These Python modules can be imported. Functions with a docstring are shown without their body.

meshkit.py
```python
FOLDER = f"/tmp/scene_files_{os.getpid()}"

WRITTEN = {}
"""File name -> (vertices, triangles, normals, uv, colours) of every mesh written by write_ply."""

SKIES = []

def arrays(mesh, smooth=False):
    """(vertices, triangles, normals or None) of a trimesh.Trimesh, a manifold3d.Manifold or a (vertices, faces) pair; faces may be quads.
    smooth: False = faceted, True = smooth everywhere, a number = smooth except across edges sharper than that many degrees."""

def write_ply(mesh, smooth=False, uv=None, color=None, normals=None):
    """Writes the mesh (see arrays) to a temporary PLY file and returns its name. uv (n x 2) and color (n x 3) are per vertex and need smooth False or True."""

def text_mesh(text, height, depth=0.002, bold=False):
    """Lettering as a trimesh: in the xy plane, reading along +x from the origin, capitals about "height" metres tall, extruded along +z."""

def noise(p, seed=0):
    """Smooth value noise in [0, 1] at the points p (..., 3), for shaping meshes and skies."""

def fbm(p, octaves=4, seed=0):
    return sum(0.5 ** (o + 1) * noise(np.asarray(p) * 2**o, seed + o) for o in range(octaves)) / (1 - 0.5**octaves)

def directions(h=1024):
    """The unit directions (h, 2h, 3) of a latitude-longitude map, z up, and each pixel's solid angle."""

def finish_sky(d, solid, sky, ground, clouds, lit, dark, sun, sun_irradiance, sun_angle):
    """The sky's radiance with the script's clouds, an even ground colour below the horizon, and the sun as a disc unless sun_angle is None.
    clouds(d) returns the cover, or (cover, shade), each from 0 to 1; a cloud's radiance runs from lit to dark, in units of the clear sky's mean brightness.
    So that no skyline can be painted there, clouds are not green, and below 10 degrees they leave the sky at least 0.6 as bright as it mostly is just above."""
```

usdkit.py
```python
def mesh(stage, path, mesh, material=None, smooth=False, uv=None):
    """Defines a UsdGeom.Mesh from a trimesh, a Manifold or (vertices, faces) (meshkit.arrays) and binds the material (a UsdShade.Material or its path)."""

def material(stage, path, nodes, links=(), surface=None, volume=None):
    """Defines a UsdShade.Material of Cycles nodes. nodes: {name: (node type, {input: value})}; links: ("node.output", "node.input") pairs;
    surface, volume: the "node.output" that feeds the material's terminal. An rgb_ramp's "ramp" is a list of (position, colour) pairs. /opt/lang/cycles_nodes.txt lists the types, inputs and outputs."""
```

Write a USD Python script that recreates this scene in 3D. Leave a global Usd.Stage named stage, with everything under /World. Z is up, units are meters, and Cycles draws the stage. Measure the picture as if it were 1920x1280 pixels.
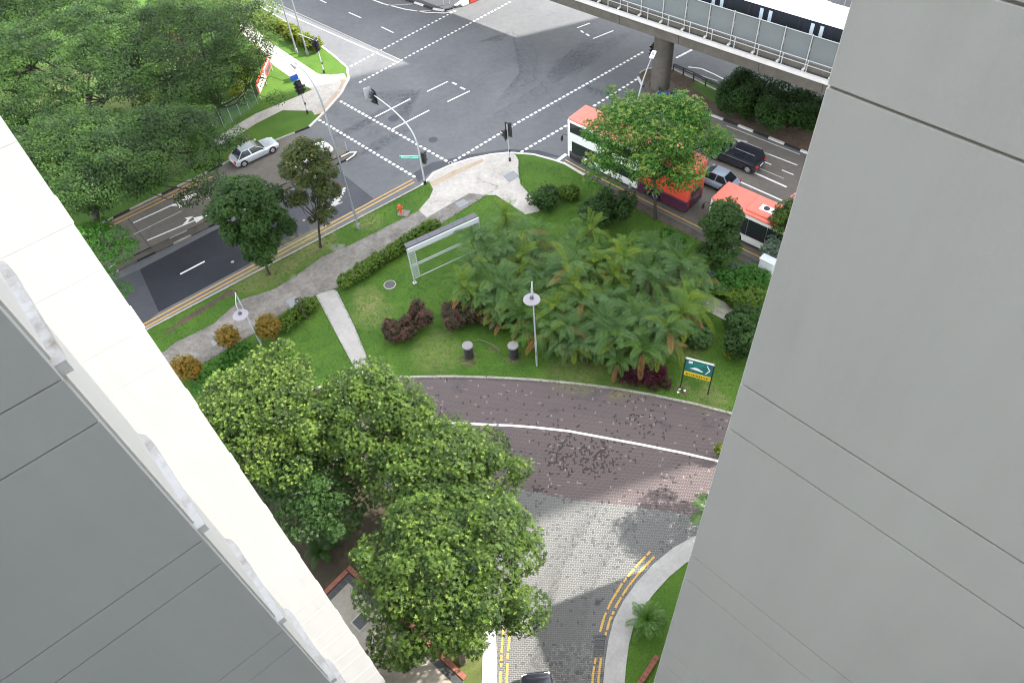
import math, random
import shapely.ops
import numpy as np, trimesh, shapely, usdkit, meshkit
import manifold3d as m3
from shapely.geometry import Polygon, LineString, Point
from pxr import Usd, UsdGeom, UsdLux, UsdShade, Gf, Sdf

stage = Usd.Stage.CreateInMemory()
UsdGeom.SetStageUpAxis(stage, UsdGeom.Tokens.z)
UsdGeom.SetStageMetersPerUnit(stage, 1.0)
UsdGeom.Xform.Define(stage, '/World'); UsdGeom.Scope.Define(stage, '/World/Looks')
rnd = random.Random(7); rng = np.random.default_rng(7)
PI = math.pi

# ---------------------------------------------------------------- camera, sky, sun, exposure
EXPOSURE = 1.8
SUN_EL, SUN_AZ = math.radians(42), math.radians(15)      # azimuth from +x towards +y
SKY_STRENGTH, SUN_INTENSITY = 0.15, 1.02
H, FOC, NX, NY = 42.0, 1400.0, 115.0, 1155.0              # eye height; focal length and nadir in photo pixels
_d = np.array([NX, -NY, -FOC]); _d /= np.linalg.norm(_d); _up = -_d
_y = np.array([0, 0, -1.0]); _y -= _up * (_y @ _up); _y /= np.linalg.norm(_y)
RC = np.array([np.cross(_y, _up), _y, _up])
cam = UsdGeom.Camera.Define(stage, '/World/camera')
cam.CreateHorizontalApertureAttr(36.0); cam.CreateVerticalApertureAttr(36.0 * 682 / 1024)
cam.CreateFocalLengthAttr(FOC / 1920 * 36); cam.CreateClippingRangeAttr(Gf.Vec2f(0.1, 3000))
mt = Gf.Matrix4d(1)
for k in range(3): mt.SetRow(k, Gf.Vec4d(*[float(v) for v in RC[:, k]], 0))
mt.SetRow(3, Gf.Vec4d(0, 0, H, 1)); UsdGeom.Xformable(cam).AddTransformOp().Set(mt)
cam.CreateExposureAttr(EXPOSURE)

def material(name, nodes, links, surface='p.BSDF', volume=None):
    return usdkit.material(stage, '/World/Looks/' + name, nodes, links, surface=surface, volume=volume)

sundir = np.array([math.cos(SUN_EL) * math.cos(SUN_AZ), math.cos(SUN_EL) * math.sin(SUN_AZ), math.sin(SUN_EL)])
dome = UsdLux.DomeLight.Define(stage, '/World/sky')
dome.GetPrim().SetCustomDataByKey('kind', 'structure')
dome.GetPrim().SetCustomDataByKey('label', 'hazy bright tropical daylight sky above the junction')
skym = material('sky_look', {
    's': ('sky_texture', {'sky_type': 'single_scattering', 'sun_disc': False, 'sun_elevation': SUN_EL, 'sun_rotation': math.atan2(sundir[0], sundir[1]), 'aerosol_density': 2.0}),
    'tc': ('texture_coordinate', {}), 'n': ('noise_texture', {'scale': 2.2, 'detail': 5.0}),
    'r': ('rgb_ramp', {'ramp': [(0.35, (0, 0, 0)), (0.65, (1, 1, 1))]}),
    'm': ('math', {'math_type': 'multiply', 'value2': 0.75}), 'x': ('mix', {'mix_type': 'mix', 'color2': (10.2, 10.15, 10.0)}),
    'b': ('background_shader', {'strength': SKY_STRENGTH})},
    [('tc.generated', 'n.vector'), ('n.fac', 'r.fac'), ('r.color', 'm.value1'), ('m.value', 'x.fac'), ('s.color', 'x.color1'), ('x.color', 'b.color')], surface='b.background')
UsdShade.MaterialBindingAPI.Apply(dome.GetPrim()).Bind(skym)
sun = UsdLux.DistantLight.Define(stage, '/World/sun')
sun.CreateIntensityAttr(SUN_INTENSITY); sun.CreateAngleAttr(0.8); sun.CreateNormalizeAttr(True); sun.CreateColorAttr(Gf.Vec3f(1.0, 0.96, 0.90))
zax = sundir; xax = np.cross([0, 0, 1.0], zax); xax /= np.linalg.norm(xax); yax = np.cross(zax, xax)
ms = Gf.Matrix4d(1)
for k, v in enumerate((xax, yax, zax)): ms.SetRow(k, Gf.Vec4d(*[float(t) for t in v], 0))
UsdGeom.Xformable(sun).AddTransformOp().Set(ms)

# ---------------------------------------------------------------- helpers
def G(px, py, z=0.0):
    """The point of height z that stands at this place of the photograph."""
    r = RC @ np.array([px - 960.0, -(py - 640.0), -FOC]); t = (z - H) / r[2]
    return np.array([0, 0, H]) + r * t
def GP(pts, z=0.0): return [tuple(G(x, y, z)[:2]) for x, y in pts]
def U(deg): return np.array([math.cos(math.radians(deg)), math.sin(math.radians(deg))])

used = {}
def path_for(name, parent):
    base = (str(parent.GetPath()) if parent is not None else '/World') + '/' + name
    n = used.get(base, 0); used[base] = n + 1
    return base if n == 0 else '%s_%03d' % (base, n)
def tag(p, label=None, cat=None, group=None, kind=None):
    for k, v in (('label', label), ('category', cat), ('group', group), ('kind', kind)):
        if v: p.SetCustomDataByKey(k, v)
    return p
def thing(name, label=None, cat=None, loc=(0, 0, 0), rotz=0.0, group=None, kind=None, parent=None):
    x = UsdGeom.Xform.Define(stage, path_for(name, parent))
    x.AddTranslateOp().Set(Gf.Vec3d(*[float(v) for v in loc])); x.AddRotateZOp().Set(math.degrees(rotz))
    return tag(x.GetPrim(), label, cat, group, kind)
def dup(root, loc, rotz=0.0, label=None, group=None, scale=1.0):
    was = root.GetCustomData()
    nm = root.GetName()
    if nm[-4:-3] == '_' and nm[-3:].isdigit(): nm = nm[:-4]
    x = UsdGeom.Xform.Define(stage, path_for(nm, None))
    x.AddTranslateOp().Set(Gf.Vec3d(*[float(v) for v in loc])); x.AddRotateZOp().Set(math.degrees(rotz))
    if scale != 1.0: x.AddScaleOp().Set(Gf.Vec3f(scale, scale, scale))
    p = x.GetPrim(); tag(p, label or was['label'], was['category'], group or was.get('group'))
    p.GetReferences().AddInternalReference(root.GetPath()); p.SetInstanceable(True)
    return p

class MB:
    """Collects shapes into one mesh."""
    def __init__(s): s.v, s.f, s.n = [], [], 0
    def add(s, v, f):
        v = np.asarray(v, float).reshape(-1, 3); f = np.asarray(f, int)
        if f.ndim == 2 and f.shape[1] == 4: f = np.vstack([f[:, [0, 1, 2]], f[:, [0, 2, 3]]])
        s.v.append(v); s.f.append(f + s.n); s.n += len(v); return s
    def tm(s, m): return s.add(m.vertices, m.faces)
    def man(s, m):
        k = m.to_mesh(); return s.add(k.vert_properties[:, :3], k.tri_verts)
    def box(s, c, size, rz=0.0, bev=0.0):
        sx, sy, sz = [v / 2 for v in size]; o = []
        if bev > 0:
            b = min(bev, sx * .9, sy * .9, sz * .9)
            for z, i in ((-sz, b), (-sz + b, 0), (sz - b, 0), (sz, b)):
                x, y = sx - i, sy - i
                o += [(-x, -y + b * (i == 0), z), (-x + b * (i == 0), -y, z), (x - b * (i == 0), -y, z), (x, -y + b * (i == 0), z), (x, y - b * (i == 0), z), (x - b * (i == 0), y, z), (-x + b * (i == 0), y, z), (-x, y - b * (i == 0), z)]
            n = 8; f = []
            for l in range(3):
                for k in range(n): f.append((l * n + k, l * n + (k + 1) % n, (l + 1) * n + (k + 1) % n, (l + 1) * n + k))
            f = [(a, b_, c_) for a, b_, c_, d_ in f] + [(a, c_, d_) for a, b_, c_, d_ in f]
            f += [(0, k + 1, k) for k in range(1, n - 1)] + [(3 * n, 3 * n + k, 3 * n + k + 1) for k in range(1, n - 1)]
        else:
            o = [(x, y, z) for z in (-sz, sz) for x, y in ((-sx, -sy), (sx, -sy), (sx, sy), (-sx, sy))]
            f = [(0, 2, 1), (0, 3, 2), (4, 5, 6), (4, 6, 7)]
            for k in range(4):
                j = (k + 1) % 4; f += [(k, j, j + 4), (k, j + 4, k + 4)]
        o = np.array(o); ca, sa = math.cos(rz), math.sin(rz)
        o = np.stack([o[:, 0] * ca - o[:, 1] * sa, o[:, 0] * sa + o[:, 1] * ca, o[:, 2]], 1) + np.asarray(c, float)
        return s.add(o, f)
    def tube(s, pts, radii, sides=8, cap=True):
        pts = np.asarray(pts, float); n = len(pts)
        radii = np.full(n, radii, float) if np.ndim(radii) == 0 else np.asarray(radii, float)
        t = np.gradient(pts, axis=0); t /= np.maximum(np.linalg.norm(t, axis=1, keepdims=True), 1e-9)
        ref = np.array([0, 0, 1.0]) if abs(t[0, 2]) < .9 else np.array([1.0, 0, 0])
        a = np.linspace(0, 2 * PI, sides, endpoint=False); vs = []
        for i in range(n):
            x = np.cross(ref, t[i]); x /= np.linalg.norm(x); y = np.cross(t[i], x); ref = np.cross(t[i], x) if False else ref
            vs.append(pts[i] + radii[i] * (np.cos(a)[:, None] * x + np.sin(a)[:, None] * y))
        f = []
        for i in range(n - 1):
            for k in range(sides): j = (k + 1) % sides; f.append((i * sides + k, i * sides + j, (i + 1) * sides + j, (i + 1) * sides + k))
        v = np.vstack(vs); s.add(v, f)
        if cap: s.add(v[:sides], [(0, k + 1, k) for k in range(1, sides - 1)]); s.add(v[-sides:], [(0, k, k + 1) for k in range(1, sides - 1)])
        return s
    def lathe(s, prof, c=(0, 0, 0), sides=20):
        a = np.linspace(0, 2 * PI, sides, endpoint=False); v = []; f = []
        for r, z in prof: v += [(c[0] + r * math.cos(t), c[1] + r * math.sin(t), c[2] + z) for t in a]
        for i in range(len(prof) - 1):
            for k in range(sides): j = (k + 1) % sides; f.append((i * sides + k, i * sides + j, (i + 1) * sides + j, (i + 1) * sides + k))
        return s.add(v, f)
    def prism(s, poly, z0, z1):
        for g in getattr(poly, 'geoms', [poly]):
            if g.is_empty or g.area < 1e-6: continue
            m = trimesh.creation.extrude_polygon(g, z1 - z0, engine='earcut'); m.apply_translation([0, 0, z0]); s.tm(m)
        return s
    def sheet(s, poly, z):
        for g in getattr(poly, 'geoms', [poly]):
            if g.is_empty or g.area < 1e-6: continue
            v, f = trimesh.creation.triangulate_polygon(g, engine='earcut'); v = np.asarray(v)
            a = np.asarray(f); e1 = v[a[:, 1]] - v[a[:, 0]]; e2 = v[a[:, 2]] - v[a[:, 0]]
            flip = (e1[:, 0] * e2[:, 1] - e1[:, 1] * e2[:, 0]) < 0; a[flip] = a[flip][:, ::-1]
            s.add(np.c_[v, np.full(len(v), z)], a)
        return s
    def quad(s, a, b, c, d): return s.add([a, b, c, d], [(0, 1, 2), (0, 2, 3)])
    def plate(s, quad, th):
        q = np.asarray(quad, float); n = np.cross(q[1] - q[0], q[3] - q[0]); n /= np.linalg.norm(n); v = np.vstack([q, q + n * th])
        return s.add(v, [(0, 2, 1), (0, 3, 2), (4, 5, 6), (4, 6, 7)] + [t for k in range(4) for t in ((k, (k + 1) % 4, (k + 1) % 4 + 4), (k, (k + 1) % 4 + 4, k + 4))])
    def line(s, a, b, w, z):
        a, b = np.asarray(a[:2], float), np.asarray(b[:2], float); d = b - a; d /= np.linalg.norm(d); n = np.array([-d[1], d[0]]) * w / 2
        return s.quad((*(a - n), z), (*(b - n), z), (*(b + n), z), (*(a + n), z))
    def ribbon(s, pts, w, z): return s.sheet(LineString([tuple(p[:2]) for p in pts]).buffer(w / 2, cap_style='flat', join_style='round'), z)
    def build(s, name, mat, parent=None, smooth=False):
        m = usdkit.mesh(stage, path_for(name, parent), (np.vstack(s.v), np.vstack(s.f)), M[mat] if isinstance(mat, str) else mat, smooth=smooth)
        return m.GetPrim()

def hull(pts, r=0.0, seg=8):
    if r <= 0: return m3.Manifold.hull_points([tuple(map(float, p)) for p in pts])
    sp = m3.Manifold.sphere(r, seg); vs = []
    k = sp.to_mesh().vert_properties[:, :3]
    for p in pts: vs.append(k + np.asarray(p, float))
    return m3.Manifold.hull_points([tuple(map(float, p)) for p in np.vstack(vs)])
def rbox(x0, x1, y0, y1, z0, z1, r=0.05, seg=12):
    return hull([(x, y, z) for x in (x0 + r, x1 - r) for y in (y0 + r, y1 - r) for z in (z0 + r, z1 - r)], r, seg)

# ---------------------------------------------------------------- materials
M = {}
def simple(name, col, rough=0.6, metal=0.0, spec=0.5, vary=0.0, scale=3.0, bump=0.0, coat=0.0):
    nodes = {'p': ('principled_bsdf', {'base_color': col, 'roughness': rough, 'metallic': metal, 'specular_ior_level': spec, 'coat_weight': coat})}
    links = []
    if vary > 0:
        nodes.update(g=('geometry', {}), n=('noise_texture', {'scale': scale, 'detail': 6.0, 'roughness': 0.65}),
                     r=('rgb_ramp', {'ramp': [(0.25, tuple(c * (1 - vary) for c in col)), (0.75, tuple(min(1, c * (1 + vary * .8)) for c in col))]}))
        links += [('g.position', 'n.vector'), ('n.fac', 'r.fac'), ('r.color', 'p.base_color')]
        if bump > 0:
            nodes['b'] = ('bump', {'strength': 0.6, 'distance': bump}); links += [('n.fac', 'b.height'), ('b.normal', 'p.normal')]
    M[name] = material(name, nodes, links)
def two_noise(name, stops, s1, s2, mixfac=0.5, rough=0.85, bump=0.01, bscale=40.0, detail2=8.0):
    """Colour from a broad and a fine noise together."""
    M[name] = material(name, {
        'g': ('geometry', {}), 'a': ('noise_texture', {'scale': s1, 'detail': 5.0, 'roughness': 0.6, 'distortion': 0.6}), 'c': ('noise_texture', {'scale': s2, 'detail': detail2, 'roughness': 0.7}),
        'x': ('mix_float', {'fac': mixfac}), 'r': ('rgb_ramp', {'ramp': stops}), 'h': ('noise_texture', {'scale': bscale, 'detail': 3.0}),
        'b': ('bump', {'strength': 0.7, 'distance': bump}), 'p': ('principled_bsdf', {'roughness': rough, 'specular_ior_level': 0.3})},
        [('g.position', 'a.vector'), ('g.position', 'c.vector'), ('g.position', 'h.vector'), ('a.fac', 'x.a'), ('c.fac', 'x.b'), ('x.result', 'r.fac'), ('r.color', 'p.base_color'), ('h.fac', 'b.height'), ('b.normal', 'p.normal')])
def leafmat(name, ramp, trans=0.3, rough=0.5, nscale=0.5, spec=0.22, nfac=.42):
    """Leaves: each leaf its own tone, clumps lighter and darker."""
    tcol = tuple(min(1, c * 1.5) for c in ramp[len(ramp) // 2][1])
    M[name] = material(name, {
        'g': ('geometry', {}), 'n': ('noise_texture', {'scale': nscale, 'detail': 3.0}), 'x': ('mix_float', {'fac': nfac}), 'r': ('rgb_ramp', {'ramp': ramp}),
        'p': ('principled_bsdf', {'roughness': rough, 'specular_ior_level': spec}), 't': ('translucent_bsdf', {}),
        'h': ('hsv', {'saturation': 1.1, 'value': 1.5}), 'm': ('mix_closure', {'fac': trans})},
        [('g.position', 'n.vector'), ('g.random_per_island', 'x.a'), ('n.fac', 'x.b'), ('x.result', 'r.fac'), ('r.color', 'p.base_color'), ('r.color', 'h.color'), ('h.color', 't.color'), ('p.BSDF', 'm.closure1'), ('t.BSDF', 'm.closure2')], surface='m.closure')
def islandmat(name, ramp, rough=0.85, bump=0.0):
    M[name] = material(name, {'g': ('geometry', {}), 'n': ('noise_texture', {'scale': 0.9, 'detail': 6.0, 'roughness': 0.7}), 'f': ('noise_texture', {'scale': 30.0, 'detail': 3.0}), 'x': ('mix_float', {'fac': 0.35}), 'y': ('mix_float', {'fac': 0.2}), 'r': ('rgb_ramp', {'ramp': ramp}), 'p': ('principled_bsdf', {'roughness': rough, 'specular_ior_level': 0.3})},
        [('g.position', 'n.vector'), ('g.position', 'f.vector'), ('g.random_per_island', 'x.a'), ('n.fac', 'x.b'), ('x.result', 'y.a'), ('f.fac', 'y.b'), ('y.result', 'r.fac'), ('r.color', 'p.base_color')])

two_noise('asphalt', [(0.3, (.085, .088, .094)), (0.5, (.115, .118, .122)), (0.7, (.145, .146, .146))], 0.12, 1.6, 0.45, bscale=60, bump=.006)
two_noise('asphalt_new', [(0.3, (.016, .018, .023)), (0.7, (.030, .032, .038))], 0.3, 4, 0.4, rough=.8, bscale=60, bump=.004)
two_noise('asphalt_mid', [(0.3, (.05, .052, .06)), (0.7, (.075, .077, .085))], 0.3, 3, 0.4, bscale=60, bump=.005)
two_noise('road_tan', [(0.28, (.085, .075, .062)), (0.5, (.125, .112, .095)), (0.72, (.165, .15, .13))], 0.25, 2.5, 0.5, bscale=50, bump=.006)
two_noise('stain', [(0.3, (.035, .037, .04)), (0.7, (.07, .072, .075))], 0.8, 5, 0.5)
two_noise('grass', [(0.30, (.024, .060, .007)), (0.45, (.043, .10, .010)), (0.56, (.064, .13, .013)), (0.70, (.11, .15, .024))], 0.45, 9.0, 0.62, rough=.9, bump=.03, bscale=28)
two_noise('grass_dry', [(0.30, (.05, .062, .018)), (0.5, (.078, .10, .025)), (0.7, (.15, .13, .06))], 0.7, 8.0, 0.5, rough=.95, bump=.03, bscale=28)
two_noise('soil', [(0.3, (.045, .032, .022)), (0.5, (.085, .06, .042)), (0.7, (.14, .10, .07))], 0.8, 6.0, 0.5, rough=.95, bump=.03, bscale=20)
two_noise('path_old', [(0.3, (.075, .068, .060)), (0.5, (.16, .148, .13)), (0.7, (.27, .25, .22))], 0.45, 3.0, 0.5, bscale=30, bump=.006)
two_noise('path_pale', [(0.28, (.18, .165, .145)), (0.45, (.34, .315, .28)), (0.65, (.46, .43, .39))], 0.5, 3.5, 0.5, bscale=30, bump=.006)
two_noise('path_clean', [(0.3, (.25, .235, .215)), (0.7, (.36, .345, .325))], 0.8, 5.0, 0.5, bscale=30, bump=.004)
two_noise('tactile', [(0.3, (.28, .21, .14)), (0.7, (.40, .33, .25))], 0.8, 4.0, 0.5, bscale=30, bump=.006)
two_noise('kerb_concrete', [(0.3, (.20, .185, .15)), (0.6, (.36, .34, .30)), (0.75, (.44, .42, .38))], 0.9, 7.0, 0.5, bscale=30, bump=.006)
two_noise('kerb_wide', [(0.3, (.28, .27, .25)), (0.7, (.42, .41, .39))], 0.7, 5.0, 0.5, bscale=30, bump=.006)
two_noise('kerb_black', [(0.3, (.012, .012, .013)), (0.7, (.03, .03, .03))], 0.9, 7.0, 0.5)
two_noise('kerb_white', [(0.3, (.42, .40, .36)), (0.7, (.62, .61, .58))], 0.9, 7.0, 0.5)
two_noise('drain', [(0.3, (.05, .042, .034)), (0.7, (.12, .105, .085))], 0.9, 5.0, 0.5)
two_noise('apron', [(0.3, (.19, .17, .135)), (0.7, (.31, .285, .235))], 0.7, 5.0, 0.5, bscale=30, bump=.004)
two_noise('tile_dark', [(0.3, (.035, .036, .036)), (0.7, (.075, .075, .075))], 0.9, 7.0, 0.5)
two_noise('tile_red', [(0.3, (.14, .05, .035)), (0.7, (.28, .115, .08))], 1.4, 7.0, 0.5)
def wallmat(name, stops, rough=.75):
    M[name] = material(name, {'g': ('geometry', {}), 'mp': ('mapping', {'scale': (2.6, 2.6, .16)}), 'a': ('noise_texture', {'scale': .45, 'detail': 6.0, 'roughness': .6}), 'c': ('noise_texture', {'scale': 1.0, 'detail': 7.0, 'roughness': .65}), 'f': ('noise_texture', {'scale': 55.0, 'detail': 3.0}), 'x': ('mix_float', {'fac': .5}), 'y': ('mix_float', {'fac': .12}), 'r': ('rgb_ramp', {'ramp': stops}),
        'b': ('bump', {'strength': .5, 'distance': .002}), 'p': ('principled_bsdf', {'roughness': rough, 'specular_ior_level': .3})},
        [('g.position', 'a.vector'), ('g.position', 'mp.vector'), ('mp.vector', 'c.vector'), ('g.position', 'f.vector'), ('a.fac', 'x.a'), ('c.fac', 'x.b'), ('x.result', 'y.a'), ('f.fac', 'y.b'), ('y.result', 'r.fac'), ('r.color', 'p.base_color'), ('f.fac', 'b.height'), ('b.normal', 'p.normal')])
wallmat('wall_grey', [(0.30, (.445, .44, .425)), (0.45, (.50, .495, .48)), (0.55, (.515, .51, .495)), (0.72, (.54, .535, .52))])
wallmat('wall_slate', [(0.30, (.30, .312, .316)), (0.45, (.335, .347, .352)), (0.55, (.345, .357, .362)), (0.72, (.365, .377, .38))])  # left wall: a darker, cooler grey than the right wall
wallmat('wall_white', [(0.30, (.34, .342, .338)), (0.42, (.42, .422, .42)), (0.6, (.445, .447, .446)), (0.75, (.47, .472, .47))])
two_noise('joint', [(0.3, (.25, .23, .19)), (0.7, (.32, .30, .26))], 0.9, 7.0, 0.5)
two_noise('ledge', [(0.34, (.26, .235, .21)), (0.44, (.40, .395, .39)), (0.54, (.50, .505, .515)), (0.75, (.55, .555, .565))], 1.2, 4.5, 0.6, rough=.85, bscale=40, bump=.004)
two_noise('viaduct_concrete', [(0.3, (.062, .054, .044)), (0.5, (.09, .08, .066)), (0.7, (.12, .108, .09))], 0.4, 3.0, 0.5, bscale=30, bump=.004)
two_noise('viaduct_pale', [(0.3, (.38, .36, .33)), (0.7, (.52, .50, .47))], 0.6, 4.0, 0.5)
two_noise('tower', [(0.3, (.50, .48, .45)), (0.7, (.60, .585, .55))], 0.1, 1.0, 0.4)
islandmat('paver_red', [(0.25, (.125, .10, .098)), (0.5, (.17, .14, .136)), (0.75, (.215, .183, .178))])
islandmat('paver_dark', [(0.3, (.055, .042, .04)), (0.7, (.085, .068, .064))])
islandmat('paver_light', [(0.3, (.22, .19, .178)), (0.7, (.30, .265, .25))])
islandmat('paver_grey', [(0.25, (.16, .16, .152)), (0.5, (.22, .22, .21)), (0.75, (.28, .28, .265))])
islandmat('paver_charcoal', [(0.3, (.105, .106, .103)), (0.7, (.145, .145, .14))])
simple('sand_joint', (.055, .048, .042), .95, vary=.3, scale=5)
simple('paint_white', (.68, .67, .64), .6, vary=.22, scale=5)
simple('paint_worn', (.42, .40, .37), .7, vary=.35, scale=5)
simple('paint_yellow', (.58, .33, .055), .6, vary=.25, scale=5)
simple('paint_pale_yellow', (.62, .44, .17), .6, vary=.3, scale=5)
simple('bark', (.085, .068, .052), .9, vary=.45, scale=6, bump=.02)
simple('bark_dark', (.035, .028, .022), .9, vary=.4, scale=5, bump=.02)
simple('drain_lid', (.20, .21, .215), .7, vary=.2, scale=6)
simple('steel', (.52, .54, .56), .38, metal=.85)
simple('lamp_pole', (.24, .26, .27), .5, metal=.2, vary=.1, scale=6)
simple('galvanised', (.36, .39, .405), .5, metal=.3, vary=.1, scale=6)
simple('pole_grey', (.42, .44, .45), .5, metal=.2)
simple('black', (.012, .012, .013), .45)
simple('black_gloss', (.008, .008, .010), .08, coat=.5)
simple('rubber', (.018, .018, .018), .85)
simple('glass_dark', (.010, .012, .014), .06, spec=.7)
simple('glass_teal', (.03, .07, .07), .06, spec=.7)
simple('white_paint', (.72, .72, .70), .3, coat=.3)
simple('bus_white', (.66, .66, .63), .35, coat=.3, vary=.05, scale=2)
simple('bus_red', (.62, .075, .045), .35, coat=.3, vary=.06, scale=2)
simple('bus_roof_red', (.70, .17, .12), .5, vary=.08, scale=1.5)
simple('bus_purple', (.045, .012, .028), .3, coat=.3)
simple('car_silver', (.52, .56, .58), .25, metal=.5, coat=.6)
simple('car_blue_grey', (.36, .42, .50), .25, metal=.5, coat=.6)
simple('car_black', (.010, .010, .014), .18, coat=.8)
simple('car_white', (.74, .74, .73), .3, coat=.5)
simple('car_blue', (.015, .055, .20), .2, coat=.8)
simple('rim', (.55, .56, .57), .3, metal=.8)
simple('lamp_red', (.45, .015, .015), .2)
simple('lamp_clear', (.75, .76, .76), .15)
simple('lamp_disc', (.22, .205, .225), .5, vary=.1, scale=8)
simple('lamp_disc_dark', (.07, .065, .08), .5)
simple('signal_green', (.02, .30, .20), .3)
simple('sign_teal', (.012, .115, .105), .45, vary=.1, scale=2)
simple('sign_yellow', (.60, .42, .01), .5)
simple('sign_green', (.02, .33, .22), .4)
simple('sign_blue', (.03, .10, .42), .4)
simple('sign_white', (.72, .76, .75), .5)
simple('sign_red', (.55, .06, .04), .5)
simple('hydrant_red', (.55, .07, .025), .4, coat=.3)
simple('barrier_glass', (.30, .335, .33), .25, spec=.6, vary=.05, scale=.6)
simple('rail_grey', (.36, .36, .35), .5, metal=.2)
simple('train_white', (.80, .80, .79), .3)
simple('train_black', (.012, .013, .017), .2)
simple('train_seat', (.36, .42, .46), .4)
simple('bollard_body', (.018, .017, .016), .6)
simple('bollard_cap', (.20, .19, .19), .7, vary=.25, scale=10)
simple('cabinet_grey', (.46, .49, .49), .5, vary=.06, scale=3)
simple('manhole', (.07, .07, .068), .7, vary=.3, scale=12)
simple('flower_red', (.48, .13, .07), .6)
simple('flower_pink', (.55, .20, .19), .6)
simple('flower_white', (.75, .76, .68), .6)
simple('hose', (.13, .12, .07), .7)
simple('litter', (.20, .14, .06), .9)
leafmat('leaf_front', [(0.20, (.020, .042, .007)), (0.36, (.075, .130, .017)), (0.50, (.195, .255, .032)), (0.70, (.44, .47, .11))], spec=.2, rough=.5, nscale=1.1, nfac=.5)
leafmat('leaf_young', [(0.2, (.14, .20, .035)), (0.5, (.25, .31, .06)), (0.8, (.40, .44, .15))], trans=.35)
leafmat('leaf_rain', [(0.22, (0.014, 0.034, 0.007)), (0.38, (0.046, 0.098, 0.015)), (0.54, (0.127, 0.201, 0.025)), (0.74, (0.287, 0.356, 0.057))], nscale=.55, nfac=.55)
leafmat('leaf_rain_pale', [(0.2, (0.062, 0.106, 0.023)), (0.5, (0.125, 0.175, 0.039)), (0.8, (0.213, 0.237, 0.068))], nscale=.35)
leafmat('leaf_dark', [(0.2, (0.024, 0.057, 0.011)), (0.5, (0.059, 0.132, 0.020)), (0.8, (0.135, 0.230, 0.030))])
leafmat('leaf_olive', [(0.2, (0.042, 0.060, 0.014)), (0.5, (0.090, 0.114, 0.022)), (0.8, (0.204, 0.180, 0.036))])
leafmat('leaf_bright', [(0.2, (.040, .12, .016)), (0.5, (.085, .215, .028)), (0.8, (.17, .32, .045))], trans=.35)
leafmat('leaf_orange', [(0.2, (.14, .10, .012)), (0.40, (.38, .17, .02)), (0.62, (.62, .24, .03)), (0.9, (.70, .36, .07))], nscale=1.2)
leafmat('leaf_hedge', [(0.2, (.06, .11, .012)), (0.5, (.18, .24, .022)), (0.8, (.36, .38, .05))], nscale=1.2)
leafmat('leaf_yellow', [(0.2, (.10, .13, .012)), (0.5, (.26, .27, .02)), (0.8, (.42, .38, .04))], nscale=.8)
leafmat('leaf_croton', [(0.18, (.03, .030, .014)), (0.34, (.14, .045, .038)), (0.5, (.20, .08, .06)), (0.62, (.34, .25, .11)), (0.85, (.52, .42, .22))], trans=.15, nscale=2)
leafmat('leaf_cordyline', [(0.2, (0.039, 0.010, 0.014)), (0.5, (0.156, 0.019, 0.033)), (0.85, (0.416, 0.091, 0.117))], trans=.2)
leafmat('leaf_palm', [(0.2, (0.063, 0.138, 0.021)), (0.5, (0.201, 0.328, 0.052)), (0.8, (0.380, 0.494, 0.103))], trans=.35, nscale=.8, spec=.45, rough=.4)
leafmat('leaf_palm_blue', [(0.2, (0.061, 0.127, 0.033)), (0.5, (0.187, 0.297, 0.083)), (0.8, (0.363, 0.451, 0.165))], trans=.35, nscale=.8, spec=.45, rough=.4)
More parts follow.
